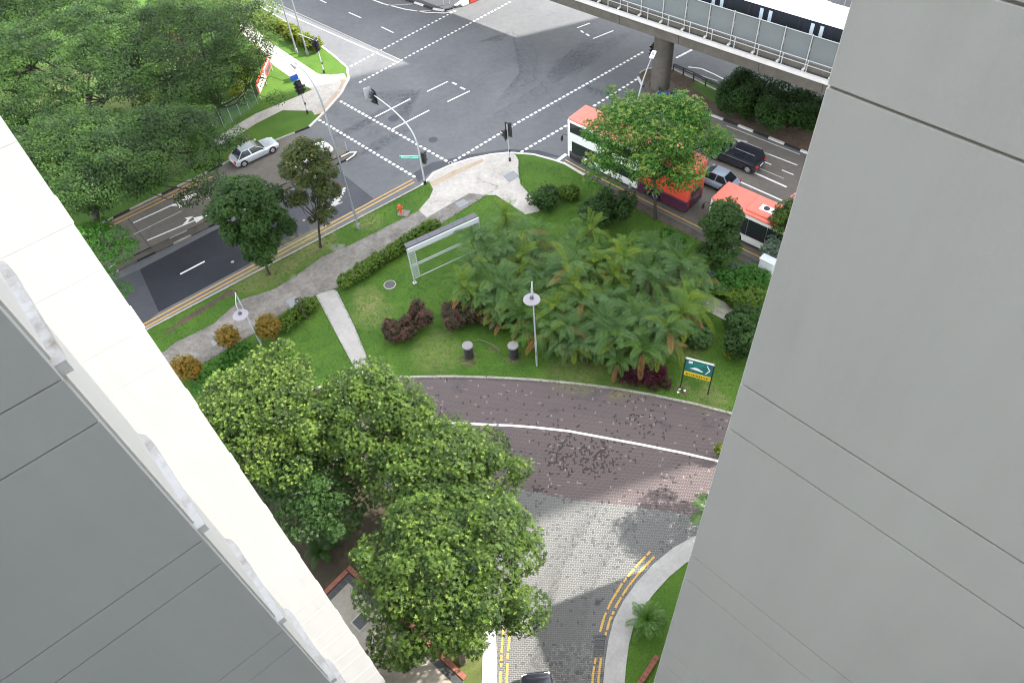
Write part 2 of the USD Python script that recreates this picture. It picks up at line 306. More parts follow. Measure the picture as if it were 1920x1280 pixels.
leafmat('leaf_palm_yellow', [(0.2, (.13, .19, .02)), (0.5, (.28, .32, .04)), (0.8, (.42, .40, .08))], trans=.3)
leafmat('leaf_palm_dead', [(0.2, (.20, .11, .04)), (0.5, (.45, .24, .08)), (0.8, (.60, .40, .20))], trans=.2)
leafmat('leaf_pale', [(0.2, (.09, .13, .09)), (0.5, (.15, .20, .14)), (0.8, (.26, .31, .22))], trans=.2)
leafmat('leaf_grass', [(0.2, (.025, .065, .008)), (0.5, (.055, .125, .013)), (0.8, (.12, .18, .028))], trans=.25, nscale=.6)
M['net_fence'] = material('net_fence', {'t': ('transparent_bsdf', {}), 'd': ('diffuse_bsdf', {'color': (.10, .18, .13)}), 'm': ('mix_closure', {'fac': .18})}, [('t.BSDF', 'm.closure1'), ('d.BSDF', 'm.closure2')], surface='m.closure')
M['barrier_pane'] = material('barrier_pane', {'t': ('transparent_bsdf', {'color': (.75, .80, .79)}), 'p': ('principled_bsdf', {'base_color': (.095, .105, .104), 'roughness': .3}), 'm': ('mix_closure', {'fac': .80})}, [('t.BSDF', 'm.closure1'), ('p.BSDF', 'm.closure2')], surface='m.closure')

# ---------------------------------------------------------------- ground, roads, lawns
ANG_A, ANG_B = 34.9, -46.0
uA, uB = U(ANG_A), U(ANG_B)
nB = np.array([-uB[1], uB[0]])
g = MB().sheet(Polygon([(-700, -500), (700, -500), (700, 900), (-700, 900)]), -0.30).build('ground', 'grass'); tag(g, 'flat ground of the district beyond the junction', kind='structure')
road = thing('road', 'grey asphalt junction of two wide roads with white markings', kind='structure')
roadpoly = Polygon([(-190, -60), (190, -60), (190, 220), (-190, 220)])
MB().prism(roadpoly, -0.25, 0.0).build('asphalt_surface', 'asphalt', road)

def ext(p, u, d): return (float(p[0] + u[0] * d), float(p[1] + u[1] * d))
K1 = GP([(278, 618), (540, 480), (790, 349)]); K1b = GP([(800, 341), (813, 326), (848, 310), (883, 299), (922, 291), (955, 288), (1000, 291), (1040, 302), (1060, 309), (1095, 330)])
K1c = GP([(1240, 403), (1420, 494)])
DT = GP([(430, 790), (520, 748), (620, 722), (700, 711), (750, 708), (850, 707), (925, 709), (1000, 713), (1075, 720), (1150, 729), (1230, 743), (1300, 758), (1370, 776)])
garden_pts = [ext(K1[0], uA, -70)] + K1 + K1b + K1c + [ext(K1c[-1], uB, 90)] + [ext(DT[-1], U(-22), 60)] + DT[::-1] + [ext(DT[0], U(205), 50)]
GARDEN = Polygon(garden_pts).buffer(0)
RB = GP([(1297, 1008), (1262, 1027), (1225, 1057), (1193, 1092), (1168, 1127), (1150, 1162), (1140, 1200), (1134, 1240), (1129, 1290), (1126, 1330)])
RIGHTBED = Polygon([ext(RB[0], U(15), 1.5), ext(RB[0], U(-5), 30)] + [(40, 2), (8, 2), (3.2, 6)] + RB[::-1]).buffer(0)
LB = GP([(931, 1330), (932, 1280), (930, 1225), (925, 1180), (905, 1110), (850, 1020), (760, 940), (650, 870), (540, 830), (440, 830)])
LEFTBED = Polygon(LB + [ext(LB[-1], U(205), 45), (-50, -10), (-2.2, 4)]).buffer(0)
PAVED = Polygon([tuple(p) for p in DT] + [ext(DT[-1], U(-22), 40), (45, 8)] + [ext(RB[0], U(-5), 25)] + RB + [(3, 3), (-2.4, 3)] + LB + [ext(DT[0], U(205), 40)]).buffer(0.3)
T1 = GP([(150, 441), (225, 403), (392, 322), (450, 293), (520, 263), (580, 239), (612, 208), (640, 176), (654, 150), (651, 128), (625, 105), (600, 86), (560, 58), (480, 8)])
TLBLOCK = Polygon([ext(T1[0], uA, -80)] + T1 + [ext(T1[-1], uB, -70), (-190, 200), (-190, 0)]).buffer(0)
MB1 = GP([(1196, 146), (1203, 160), (1216, 168), (1262, 190), (1358, 226), (1503, 284)])
MB2 = GP([(1200, 138), (1213, 131), (1237, 128), (1262, 132), (1300, 150), (1345, 172)])
_e = ext(MB1[-1], uB, 80)
BISLAND = Polygon(MB1 + [_e, ext(_e, nB, 7.0)] + [ext(MB2[-1], uB, 12)] + MB2[::-1]).buffer(0)
TOPI = GP([(700, -25), (768, 3), (789, 10), (812, 18), (830, 21), (847, 17), (862, 6), (880, -8)])
TOPISLAND = Polygon(TOPI + [ext(TOPI[-1], -uB, 60), ext(TOPI[0], -uB, 60)]).buffer(0)

def kerb_run(owner, pts, w, z1, seg, mats, side=0.0):
    """Kerb stones one by one along a polyline, w wide, with open joints."""
    ls = LineString([tuple(p[:2]) for p in pts])
    if side: ls = ls.parallel_offset(abs(side), 'left' if side > 0 else 'right')
    n = max(1, int(round(ls.length / seg))); L = ls.length / n
    for i in range(n):
        sub = shapely.ops.substring(ls, i * L + .006, (i + 1) * L - .006)
        p = sub.buffer(w / 2, cap_style='flat')
        if p.is_empty or p.area < 1e-4: continue
        MB().prism(p, -0.2, z1 + rnd.uniform(-.004, .004)).build('kerb_stone', mats[i % len(mats)], owner)
import shapely.ops

def island(name, label, poly, mat, z=0.10):
    x = thing(name, label, kind='structure'); MB().prism(poly.buffer(-0.10), -0.25, z).build('lawn_surface' if 'grass' in mat else 'surface', mat, x); return x
garden = island('garden_lawn', 'green lawn of the corner garden between road and driveway', GARDEN, 'grass')
kerb_run(garden, [ext(K1[0], uA, -8)] + K1, .16, .12, 2.0, ['kerb_concrete'], 0)
kerb_run(garden, [K1[-1]] + K1b, .22, .12, 0.9, ['kerb_white'], 0)
kerb_run(garden, [K1b[-1]] + K1c + [ext(K1c[-1], uB, 12)], .2, .12, 2.0, ['drain'], 0)
kerb_run(garden, DT + [ext(DT[-1], U(-22), 6)], .17, .13, 0.9, ['kerb_concrete'], 0)
rightbed = island('grass_bed', 'small lawn with a wide concrete kerb beside the driveway mouth', RIGHTBED, 'grass')
kerb_in = RIGHTBED.intersection(LineString(RB).buffer(1.15)).buffer(0)
MB().prism(kerb_in.buffer(-.02), -.2, .135).build('kerb_apron', 'kerb_wide', rightbed)
bw = [np.array(p_) for p_ in GP([(1232, 1232), (1218, 1254), (1196, 1288)])]
for a_, b_ in zip(bw[:-1], bw[1:]):
    n_ = max(2, int(np.linalg.norm(b_ - a_) / .24))
    for i in range(n_): MB().box((*(a_ + (b_ - a_) * (i + .5) / n_), .22), (np.linalg.norm(b_ - a_) / n_ - .012, .28, .26), math.atan2(*(b_ - a_)[::-1]), .01).build('edging_brick', 'tile_red', rightbed)
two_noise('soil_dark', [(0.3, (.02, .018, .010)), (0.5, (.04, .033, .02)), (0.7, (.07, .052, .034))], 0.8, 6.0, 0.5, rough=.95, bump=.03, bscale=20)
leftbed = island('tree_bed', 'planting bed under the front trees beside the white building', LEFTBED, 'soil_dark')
tl = island('park_lawn', 'lawn under the big trees at the far corner of the junction', TLBLOCK, 'grass')
kerb_run(tl, [ext(T1[0], uA, -3)] + T1[:6], .17, .12, 1.5, ['kerb_concrete', 'kerb_black', 'kerb_concrete'], 0)
kerb_run(tl, T1[5:], .20, .12, 1.0, ['kerb_white'], 0)
bisl = island('road_median', 'brown soil median under the viaduct with painted kerb', BISLAND, 'soil')
kerb_run(bisl, MB1 + [ext(MB1[-1], uB, 14)], .22, .14, 1.55, ['kerb_white', 'kerb_black'], 0)
kerb_run(bisl, MB2 + [ext(MB2[-1], uB, 12)], .2, .14, 1.2, ['kerb_concrete'], 0)
MB().sheet(Polygon(GP([(1290, 160), (1330, 150), (1380, 185), (1345, 200)])), .106).build('grass_patch', 'grass', bisl)
topi = island('traffic_island', 'dark traffic island at the top of the junction', TOPISLAND, 'asphalt_mid')
kerb_run(topi, TOPI, .25, .14, 1.55, ['kerb_black', 'kerb_white'], 0)

for nm_, col_ in (('soft_stain', (.035, .037, .04)), ('soft_soil', (.09, .062, .04)), ('soft_dry', (.12, .115, .045)), ('soft_pale', (.20, .19, .17))):
    M[nm_] = material(nm_, {'a': ('attribute', {'attribute': 'fade'}), 'g': ('geometry', {}), 'n': ('noise_texture', {'scale': 2.6, 'detail': 6.0, 'roughness': .7}), 'r': ('map_range', {'from_min': .35, 'from_max': .62, 'clamp': True}), 'm': ('math', {'math_type': 'multiply'}), 't': ('transparent_bsdf', {}), 'd': ('principled_bsdf', {'base_color': col_, 'roughness': .9, 'specular_ior_level': .2}), 'x': ('mix_closure', {})},
        [('g.position', 'n.vector'), ('n.fac', 'r.value'), ('a.fac', 'm.value1'), ('r.result', 'm.value2'), ('m.value', 'x.fac'), ('t.BSDF', 'x.closure1'), ('d.BSDF', 'x.closure2')], surface='x.closure')
softz = [0.0]
def soft(owner, pts, z, name, mat, strength=.8, seed=0, world=False):
    """A stain that fades out towards its rim: rings about its middle with a falling 'fade' primvar."""
    softz[0] += .00012
    P = np.array(pts if world else GP(pts, z))[:, :2]; ring = LineString(np.vstack([P, P[:1]])); r2 = np.random.default_rng(seed); n = 36
    E = np.array([ring.interpolate(k / n, normalized=True).coords[0] for k in range(n)]); c = P.mean(0); E = c + (E - c) * r2.uniform(.9, 1.2, (n, 1))
    V_ = [(*c, z + softz[0])]; fade = [strength]; F_ = []
    for j, (q, a) in enumerate(((.35, 1.0), (.65, .75), (.85, .4), (1.05, 0))):
        V_ += [(*(c + (e - c) * q), z + softz[0]) for e in E]; fade += [strength * a] * n
        for k in range(n):
            m = (k + 1) % n
            if j == 0: F_.append((0, 1 + k, 1 + m))
            else: o = 1 + (j - 1) * n; F_ += [(o + k, o + n + k, o + n + m), (o + k, o + n + m, o + m)]
    msh = usdkit.mesh(stage, path_for(name, owner), (np.array(V_), np.array(F_)), M[mat])
    UsdGeom.PrimvarsAPI(msh).CreatePrimvar('fade', Sdf.ValueTypeNames.FloatArray, 'vertex').Set([float(v) for v in fade]); return msh.GetPrim()
# paths inside the garden
def sheet_on(owner, pts, z, name, mat, clip=None):
    p = Polygon(GP(pts, z)).buffer(0)
    if clip is not None: p = p.intersection(clip)
    return MB().sheet(p, z).build(name, mat, owner)
inner = GARDEN.buffer(-.12)
PA_up = [(140, 745), (310, 657), (330, 641), (400, 607), (450, 562), (512, 542), (550, 520), (605, 480), (655, 460), (705, 435), (790, 392)]
PA_mid = [(800, 398), (760, 433), (700, 462), (640, 498), (600, 520), (560, 545), (500, 583), (440, 622), (380, 656), (320, 698), (180, 790)]
sheet_on(garden, PA_up + PA_mid, .106, 'footpath_slab', 'path_old', inner)
PB = [(180, 790), (320, 698), (380, 656), (440, 622), (500, 583), (560, 545), (600, 520), (640, 498), (700, 462), (760, 433), (800, 398), (905, 340), (935, 352), (912, 366), (820, 424), (720, 484), (632, 540), (592, 553), (530, 590), (478, 624), (380, 682), (300, 738), (200, 810)]
sheet_on(garden, PB, .110, 'drain_cover_strip', 'path_old', inner)
PLAZA = [(785, 394), (806, 370), (812, 355), (806, 343), (800, 338), (813, 322), (848, 306), (883, 296), (922, 288), (955, 286), (966, 290), (972, 300), (972, 322), (976, 345), (1000, 372), (1012, 396), (985, 402), (960, 385), (930, 366), (912, 366), (880, 362), (840, 385), (800, 408)]
sheet_on(garden, PLAZA, .114, 'corner_plaza', 'path_pale', GARDEN.buffer(-.10))
sheet_on(garden, [(806, 342), (850, 320), (905, 298), (907, 303), (856, 327), (813, 350)], .118, 'tactile_strip', 'tactile')
sheet_on(garden, [(592, 553), (604, 548), (625, 543), (632, 545), (664, 610), (697, 690), (706, 712), (676, 714), (665, 690), (630, 625)], .118, 'cross_path', 'path_clean', inner)
sheet_on(garden, [(1300, 560), (1330, 552), (1425, 600), (1440, 625), (1400, 620), (1330, 585)], .106, 'side_path', 'path_pale', inner)
sheet_on(garden, [(1150, 352), (1240, 396), (1430, 494), (1420, 505), (1230, 410), (1140, 364)], .108, 'drain_strip', 'drain', inner)
for k, (x, y, r) in enumerate(((634, 464, .8), (718, 440, .7), (443, 602, .6), (760, 420, .9), (560, 520, .7), (350, 668, .8))): soft(garden, [(G(x, y, .1)[0] + r * math.cos(t), G(x, y, .1)[1] + r * .6 * math.sin(t)) for t in np.linspace(0, 6, 9)], .1145, 'pale_patch', 'soft_pale', .8, k, True)
for a in ([(536, 565), (553, 555), (564, 566), (547, 577)], [(757, 440), (775, 428), (790, 437), (770, 448)], [(853, 381), (870, 373), (880, 381), (862, 390)], [(943, 330), (962, 320), (974, 330), (955, 342)], [(410, 640), (424, 632), (430, 642), (418, 652)], [(395, 640), (402, 637), (408, 646), (400, 650)]):
    p = Polygon(GP(a, .12)); MB().prism(p, .114, .132).build('drain_lid', 'drain_lid', garden)
# worn soil trench in the verge
rr = random.Random(3)
tr = [(318, 622), (345, 602), (372, 585), (400, 567), (425, 552), (440, 548)]
q = [G(x, y, .1) for x, y in tr]
blob = shapely.union_all([Point(p[0] + (b[0] - p[0]) * t + rr.uniform(-.1, .1), p[1] + (b[1] - p[1]) * t + rr.uniform(-.1, .1)).buffer(rr.uniform(.14, .36), 5) for p, b in zip(q[:-1], q[1:]) for t in (0, .25, .5, .75)])
MB().sheet(blob, .110).build('bare_soil', 'soil', garden)
rw = np.random.default_rng(8)
def disc(x, y, r, z=.1, sq=1.0):
    c = G(x, y, z); return [(c[0] + r * math.cos(t) * rw.uniform(.7, 1.15), c[1] + r * sq * math.sin(t) * rw.uniform(.7, 1.15)) for t in np.linspace(0, 2 * PI, 14)[:-1]]
for x, y, r, m_, st in ((880, 674, .8, 'soft_soil', .8), (965, 672, .7, 'soft_soil', .7), (960, 540, 2.6, 'soft_soil', .9), (1100, 560, 3.2, 'soft_soil', .9), (1180, 600, 3.2, 'soft_soil', .9), (1230, 520, 3.0, 'soft_soil', .9), (1000, 480, 3.0, 'soft_soil', .9), (925, 655, .5, 'soft_soil', .4),
        (560, 470, 2.4, 'soft_dry', .55), (600, 450, 2.0, 'soft_dry', .5), (510, 505, 2.2, 'soft_dry', .55), (470, 530, 1.8, 'soft_dry', .45), (690, 415, 1.5, 'soft_dry', .4), (700, 590, 2.0, 'soft_dry', .35), (820, 660, 2.4, 'soft_dry', .3), (1090, 690, 2.6, 'soft_dry', .45), (1290, 640, 2.0, 'soft_dry', .5), (1170, 720, 1.6, 'soft_dry', .5), (1330, 745, 1.4, 'soft_dry', .4), (690, 560, 1.6, 'soft_dry', .4), (1280, 730, .7, 'soft_soil', .6)):
    soft(garden, disc(x, y, r), .102, 'bare_patch', m_, st, int(x), True)
# park-side paths
tlin = TLBLOCK.buffer(-.12)
sheet_on(tl, [(400, 262), (430, 242), (480, 213), (560, 180), (585, 168), (552, 150), (512, 122), (490, 100), (455, 62), (430, 30), (455, 25), (497, 73), (530, 95), (565, 118), (595, 138), (620, 141), (645, 138), (652, 150), (638, 178), (610, 207), (590, 216), (585, 208), (530, 207), (480, 232), (410, 278)], .110, 'footpath_slab', 'path_pale', TLBLOCK.buffer(-.10))
sheet_on(tl, [(592, 215), (600, 206), (618, 186), (632, 170), (640, 172), (626, 192), (606, 212)], .116, 'tactile_strip', 'tactile', TLBLOCK.buffer(-.10))
sheet_on(tl, [(634, 146), (640, 142), (648, 150), (640, 168), (634, 168), (640, 155)], .116, 'tactile_strip', 'tactile', TLBLOCK.buffer(-.10))
MB().prism(Polygon(GP([(543, 120), (552, 117), (562, 127), (552, 130)], .12)), .11, .13).build('drain_lid', 'manhole', tl)
for x, y, r, m_, st in ((340, 100, 2.6, 'soft_soil', .9), (180, 130, 2.8, 'soft_soil', .9), (300, 250, 2.2, 'soft_soil', .8), (380, 108, 1.8, 'soft_soil', .8), (455, 262, .9, 'soft_soil', .8), (380, 110, 5.0, 'soft_dry', .5), (230, 190, 6.0, 'soft_dry', .5), (290, 290, 4.0, 'soft_dry', .6), (100, 160, 6.0, 'soft_dry', .6)):
    soft(tl, disc(x, y, r), .102, 'bare_patch', m_, st, int(x), True)
# road surfaces that differ
def on_road(pts, z, name, mat): return MB().sheet(Polygon(GP(pts, z)).buffer(0), z).build(name, mat, road)
MED0, MED1 = np.array(GP([(245, 490), (410, 412), (560, 340), (655, 292)])), None
on_road([(60, 590), (150, 448), (228, 405), (394, 323), (520, 265), (560, 250), (600, 262), (655, 285), (560, 336), (410, 409), (245, 487), (150, 530)], .004, 'concrete_lane', 'road_tan')
on_road([(262, 505), (405, 430), (500, 385), (548, 410), (560, 444), (420, 520), (298, 585)], .008, 'new_asphalt', 'asphalt_new')
on_road([(150, 555), (262, 505), (298, 585), (272, 606), (200, 640)], .004, 'older_asphalt', 'asphalt_mid')
on_road([(500, 385), (560, 352), (633, 318), (700, 372), (690, 381), (560, 444), (548, 410)], .004, 'older_asphalt', 'asphalt_mid')
on_road([(1290, 305), (1365, 232), (1503, 289), (1600, 330), (1600, 570), (1425, 485), (1240, 396), (1130, 340), (1160, 260), (1270, 200), (1362, 230)], .004, 'concrete_lane', 'road_tan')
for k, (pts, st) in enumerate((([(655, 172), (700, 172), (775, 166), (790, 178), (740, 196), (690, 195)], .55), ([(615, 258), (660, 235), (730, 195), (745, 203), (690, 235), (640, 262)], .7), ([(1020, 135), (1075, 92), (1130, 105), (1085, 138), (1045, 152)], .6), ([(1090, 155), (1115, 163), (1150, 178), (1135, 186), (1098, 172)], .6),
        ([(735, 222), (752, 178), (790, 168), (780, 190), (765, 228)], .8), ([(690, 272), (760, 232), (785, 236), (715, 282), (645, 304)], .5), ([(890, 80), (930, 66), (960, 58), (940, 78)], .6), ([(1030, 118), (1100, 80), (1180, 60), (1160, 90), (1060, 140)], .35),
        ([(870, 250), (1000, 170), (1100, 60), (1120, 70), (1030, 180), (900, 268)], .22), ([(560, 160), (640, 190), (760, 270), (740, 285), (620, 215), (540, 180)], .25), ([(960, 60), (1010, 90), (1015, 150), (940, 200), (925, 195), (990, 140)], .3), ([(430, 500), (520, 455), (540, 465), (445, 512)], .3))):
    soft(road, pts, .005, 'road_stain', 'soft_stain', st, k)
gut = Polygon(GP([(775, 325), (810, 305), (880, 290), (950, 280), (1010, 282), (1060, 296), (1000, 291), (950, 288), (880, 300), (812, 320), (785, 342)]))
MB().sheet(gut.difference(GARDEN), .005).build('gutter_band', 'asphalt_mid', road)
# tyre polish and hairline cracks
for pts in ([(480, 330), (700, 250), (960, 120)],  [(1088, 160), (1128, 172), (1160, 200), (1210, 215)], [(880, 40), (1010, 150), (1060, 215)], [(960, 60), (1010, 100), (1000, 150), (930, 190)]):
    P = [G(*p)[:2] for p in pts]; o = []
    for a, b in zip(P[:-1], P[1:]):
        for t in np.linspace(0, 1, 14)[:-1]: o.append(a + (b - a) * t + rng.normal(0, .10, 2))
    MB().ribbon(o, .028, .0065).build('road_crack', 'asphalt_mid', road)
# road joint lines on the tan concrete
for a, b in (((240, 410), (285, 468)), ((1310, 330), (1362, 262)), ):
    MB().line(G(*a), G(*b), .06, .007).build('slab_joint', 'stain', road)

def mark(a, b, w=.12, mat='paint_white', z=.012, name='lane_line'): return MB().line(G(*a), G(*b), w, z).build(name, mat, road)
def dots(a, b, n, name='crossing_dots', size=.30):
    A, B = G(*a), G(*b); d = (B - A)[:2]; rz = math.atan2(d[1], d[0]); mb = MB()
    for i in range(n):
        p = A + (B - A) * (i / (n - 1)); s = size * rnd.uniform(.9, 1.06); t = np.array([math.cos(rz), math.sin(rz)]); m_ = np.array([-t[1], t[0]])
        k = [p[:2] + t * s * .6 * cx + m_ * s * .45 * cy for cx, cy in ((-1, -.7), (-.7, -1), (.7, -1), (1, -.7), (1, .7), (.7, 1), (-.7, 1), (-1, .7))]
        mb.sheet(Polygon([tuple(v) for v in k]), .012)
    return mb.build(name, 'paint_white', road)
dots((640, 191), (844, 306), 29); dots((600, 226), (776, 331), 26); dots((845, 306), (965, 234), 16); dots((973, 229), (1204, 99), 33)
dots((979, 284), (1060, 237), 11); dots((1115, 198), (1192, 150), 11); dots((1270, 108), (1295, 95), 6)
dots((659, 124), (853, 21), 27, size=.27); dots((676, 154), (955, 5), 40, size=.27)
for a, b in (((703, 220), (769, 186)), ((735, 243), (805, 207)), ((801, 172), (840, 153)), ((839, 191), (881, 171))): mark(a, b, .16)
for a, b in (((848, 155), (856, 159)), ((863, 164), (872, 168))): mark(a, b, .22)
for a, b in (((1082, 53), (1106, 44)), ((1112, 73), (1150, 58))): mark(a, b, .16)
for a, b in (((1089, 58), (1094, 62)), ((1099, 64), (1105, 68))): mark(a, b, .22)
for a, b in (((654, 24), (677, 34)), ((715, 51), (738, 62)), ((590, -4), (612, 6))): mark(a, b, .15)
for a, b in (((338, 514), (384, 490)),): mark(a, b, .17)
def arrow(tail, tip, w=.17, flip=1, mat='paint_white'):
    A, B = G(*tail)[:2], G(*tip)[:2]; d = (B - A) / np.linalg.norm(B - A); n = np.array([-d[1], d[0]]) * flip; L = np.linalg.norm(B - A); mb = MB()
    mb.line(A, B - d * 1.0, w, .012)
    mb.sheet(Polygon([tuple(B), tuple(B - d * 1.3 + n * .42), tuple(B - d * 1.3 - n * .42)]), .0125)
    c = A + d * L * .55
    mb.sheet(Polygon([tuple(c), tuple(c + d * .5), tuple(c + d * 1.0 + n * .55), tuple(c + d * .8 + n * .62)]), .013)
    mb.sheet(Polygon([tuple(c + d * .55 + n * .9), tuple(c + d * 1.3 + n * .62), tuple(c + d * .75 + n * .35)]), .0135)
    return mb.build('road_arrow', mat, road)
arrow((250, 418), (372, 362), .16, -1); arrow((276, 451), (392, 402), .16, 1)
mark((250, 440), (340, 396), .09, 'paint_worn'); mark((385, 374), (400, 366), .12, 'paint_worn'); mark((170, 478), (200, 463), .1, 'paint_worn')
for k in range(6): mark((628 - 3 * k + 8, 358 + 5.5 * k), (640 - 3 * k + 10, 352 + 5.5 * k), .28, 'paint_worn')
mark((610, 395), (642, 379), .1, 'paint_worn')
# bus road lanes
mark((1362, 236), (1500, 290), .13, 'paint_worn'); mark((1425, 283), (1495, 310), .14); mark((1424, 300), (1446, 309), .13); mark((1466, 319), (1488, 328), .13)
mark((1401, 318), (1475, 351), .2); mark((1378, 337), (1466, 376), .17); mark((1405, 308), (1470, 335), .1, 'paint_worn'); arrow((1440, 290), (1375, 259), .16, 1, 'paint_worn')
MB().line(G(1046, 301), G(1062, 289), .35, .012).build('stop_line', 'paint_white', road)
mark((1060, 300), (1100, 322), .1, 'paint_pale_yellow', name='yellow_line'); mark((1057, 304), (1098, 327), .1, 'paint_pale_yellow', name='yellow_line')
mark((1100, 322), (1240, 391), .1, 'paint_yellow', name='yellow_line'); mark((1240, 391), (1440, 490), .1, 'paint_yellow', name='yellow_line')
MB().line(G(180, 655.5), G(774, 336.5), .11, .012).build('yellow_line', 'paint_yellow', road)
MB().line(G(186, 660.5), G(777, 341.5), .11, .012).build('yellow_line', 'paint_yellow', road)
mark((160, 440), (395, 326), .1, 'paint_yellow', name='yellow_line'); mark((163, 446), (398, 331), .1, 'paint_yellow', name='yellow_line')
# far road: double edge lines and island hatching
mark((470, -3), (745, 117), .14, 'paint_worn'); mark((490, -6), (752, 113), .10, 'paint_worn')
MB().ribbon([G(*p) for p in ((690, -3), (720, 8), (760, 18), (800, 24), (835, 25), (848, 23))], .18, .012).build('edge_line', 'paint_white', road)
mark((725, 11), (775, 8), .16, 'paint_worn'); mark((780, 22), (808, 20), .16, 'paint_worn')
MB().ribbon([G(*p) for p in ((1290, 126), (1315, 129), (1340, 140), (1375, 158))], .16, .012).build('edge_line', 'paint_white', road); mark((1280, 131), (1345, 152), .14, 'paint_worn')
MB().ribbon([G(*p) for p in ((600, 92), (622, 106), (648, 128))], .10, .012).build('yellow_line', 'paint_pale_yellow', road)
# manhole covers in the road
for x, y, r in ((738, 222, .55), (708, 279, .22), (812, 262, .45), (436, 491, .14), (570, 413, .12)):
    c = G(x, y); MB().lathe([(r, 0), (r, .012), (0, .012)], (c[0], c[1], 0), 18).build('manhole_cover', 'asphalt_mid' if r > .2 else 'tactile', road)

# road A median: narrow strip with low kerb and a white nose
med = thing('median_strip', 'narrow dark median between the two carriageways with a white nose', kind='structure')
mp = [ext(MED0[0], uA, -30)] + [tuple(p) for p in MED0]
MB().prism(LineString(mp).buffer(.34, cap_style='round'), -.2, .10).build('median_surface', 'drain', med)
for sd in (-.40, .40): kerb_run(med, [mp[0]] + mp[1:], .12, .13, 1.6, ['drain', 'kerb_concrete', 'drain', 'kerb_black'], sd)
MB().ribbon([G(*p) for p in ((640, 296), (657, 288), (668, 287), (664, 293), (650, 303))], .18, .13).build('median_nose', 'kerb_white', med)
mpost = thing('keep_left_post', 'thin grey post on the white nose of the road median', 'post', G(652, 285))
MB().tube([(0, 0, 0), (0, 0, 1.1)], .035).build('post', 'pole_grey', mpost); MB().box((0, 0, .08), (.22, .22, .16), bev=.02).build('base', 'manhole', mpost)

# ---------------------------------------------------------------- driveway of bricks
drive = thing('driveway', 'herringbone brick driveway, brown bricks then grey bricks', kind='structure')
MB().sheet(PAVED.difference(GARDEN.buffer(.05)).difference(LEFTBED).difference(RIGHTBED), .004).build('sand_bed', 'sand_joint', drive)
SPLIT = LineString(GP([(300, 760), (700, 862), (962, 915), (1060, 934), (1180, 948), (1300, 966), (1500, 1000)]))
redzone = Polygon(list(SPLIT.coords) + [(60, 60), (-60, 60)])
w = .102
xs0, xs1, ys0, ys1 = -22.0, 16.5, 7.0, 34.0
gx, gy = np.meshgrid(np.arange(int((xs1 - xs0) / w)), np.arange(int((ys1 - ys0) / w)), indexing='ij'); gx, gy = gx.ravel(), gy.ravel(); sm = (gx - gy) % 4
hb = np.c_[gx[sm == 0] + 1.0, gy[sm == 0] + .5, np.zeros((sm == 0).sum())]; vb = np.c_[gx[sm == 3] + .5, gy[sm == 3] + 1.0, np.ones((sm == 3).sum())]
br = np.vstack([hb, vb]); br[:, 0] = br[:, 0] * w + xs0; br[:, 1] = br[:, 1] * w + ys0
rot = math.radians(-4)
bx_, by_ = br[:, 0] * math.cos(rot) - br[:, 1] * math.sin(rot), br[:, 0] * math.sin(rot) + br[:, 1] * math.cos(rot)
vis = PAVED.difference(GARDEN.buffer(-.02)).difference(LEFTBED.buffer(-.1)).difference(RIGHTBED.buffer(-.1))
ok = shapely.contains_xy(vis, bx_, by_)
# leave out what the building and the trees' beds hide
ok &= (bx_ < 15.6 + (by_ - 29) * .55 + 3); br, bx_, by_ = br[ok], bx_[ok], by_[ok]
isred = shapely.contains_xy(redzone, bx_, by_)
nz = meshkit.noise(np.c_[bx_ * .45, by_ * .45, bx_ * 0], 4); r1 = rng.random(len(br))
hx, hy = np.floor(br[:, 0] / .5).astype(int), np.floor(br[:, 1] / .5).astype(int)
light = isred & (r1 < .022)
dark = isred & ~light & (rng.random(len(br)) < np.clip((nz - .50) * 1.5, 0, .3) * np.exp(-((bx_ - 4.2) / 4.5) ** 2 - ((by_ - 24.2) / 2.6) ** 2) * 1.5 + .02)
charc = ~isred & (rng.random(len(br)) < .04 + .06 * (nz > .62))
def bricks(idx, name, mat, single=False):
    a = np.where(br[idx, 2] > .5, PI / 2, 0) + rot; ca, sa = np.cos(a), np.sin(a); n = len(a)
    hl, hw, b = w - .004, w / 2 - .004, .008
    base = np.array([(-hl, -hw, 0), (hl, -hw, 0), (hl, hw, 0), (-hl, hw, 0), (-hl + b, -hw + b, 1), (hl - b, -hw + b, 1), (hl - b, hw - b, 1), (-hl + b, hw - b, 1)])
    z1 = .026 + rng.random(n) * .005
    X = base[None, :, 0] * ca[:, None] - base[None, :, 1] * sa[:, None] + bx_[idx][:, None]; Y = base[None, :, 0] * sa[:, None] + base[None, :, 1] * ca[:, None] + by_[idx][:, None]
    Z = np.where(base[None, :, 2] > .5, z1[:, None] + rng.normal(0, .0006, (n, 8)), .006)
    V = np.stack([X, Y, Z], 2).reshape(-1, 3)
    F = np.array([(4, 5, 6), (4, 6, 7), (0, 1, 5), (0, 5, 4), (1, 2, 6), (1, 6, 5), (2, 3, 7), (2, 7, 6), (3, 0, 4), (3, 4, 7)])
    if single:
        for i in range(n): MB().add(V[i * 8:i * 8 + 8], F).build('brick', mat, drive)
    else:
        p = MB().add(V, (np.arange(n)[:, None, None] * 8 + F[None]).reshape(-1, 3)).build(name, mat, drive); tag(p, kind='stuff')
near = np.argsort(np.hypot(bx_ - 1.5, by_ - 11.2))
near = near[(~isred[near]) & (by_[near] > 11.2)][:300]; isn = np.zeros(len(br), bool); isn[near] = True
simple('paver_grey_a', (.135, .135, .128), .85, vary=.25, scale=6); simple('paver_grey_b', (.165, .165, .156), .85, vary=.25, scale=6); simple('paver_grey_c', (.19, .188, .18), .85, vary=.25, scale=6)
tone = rng.integers(0, 3, len(br))
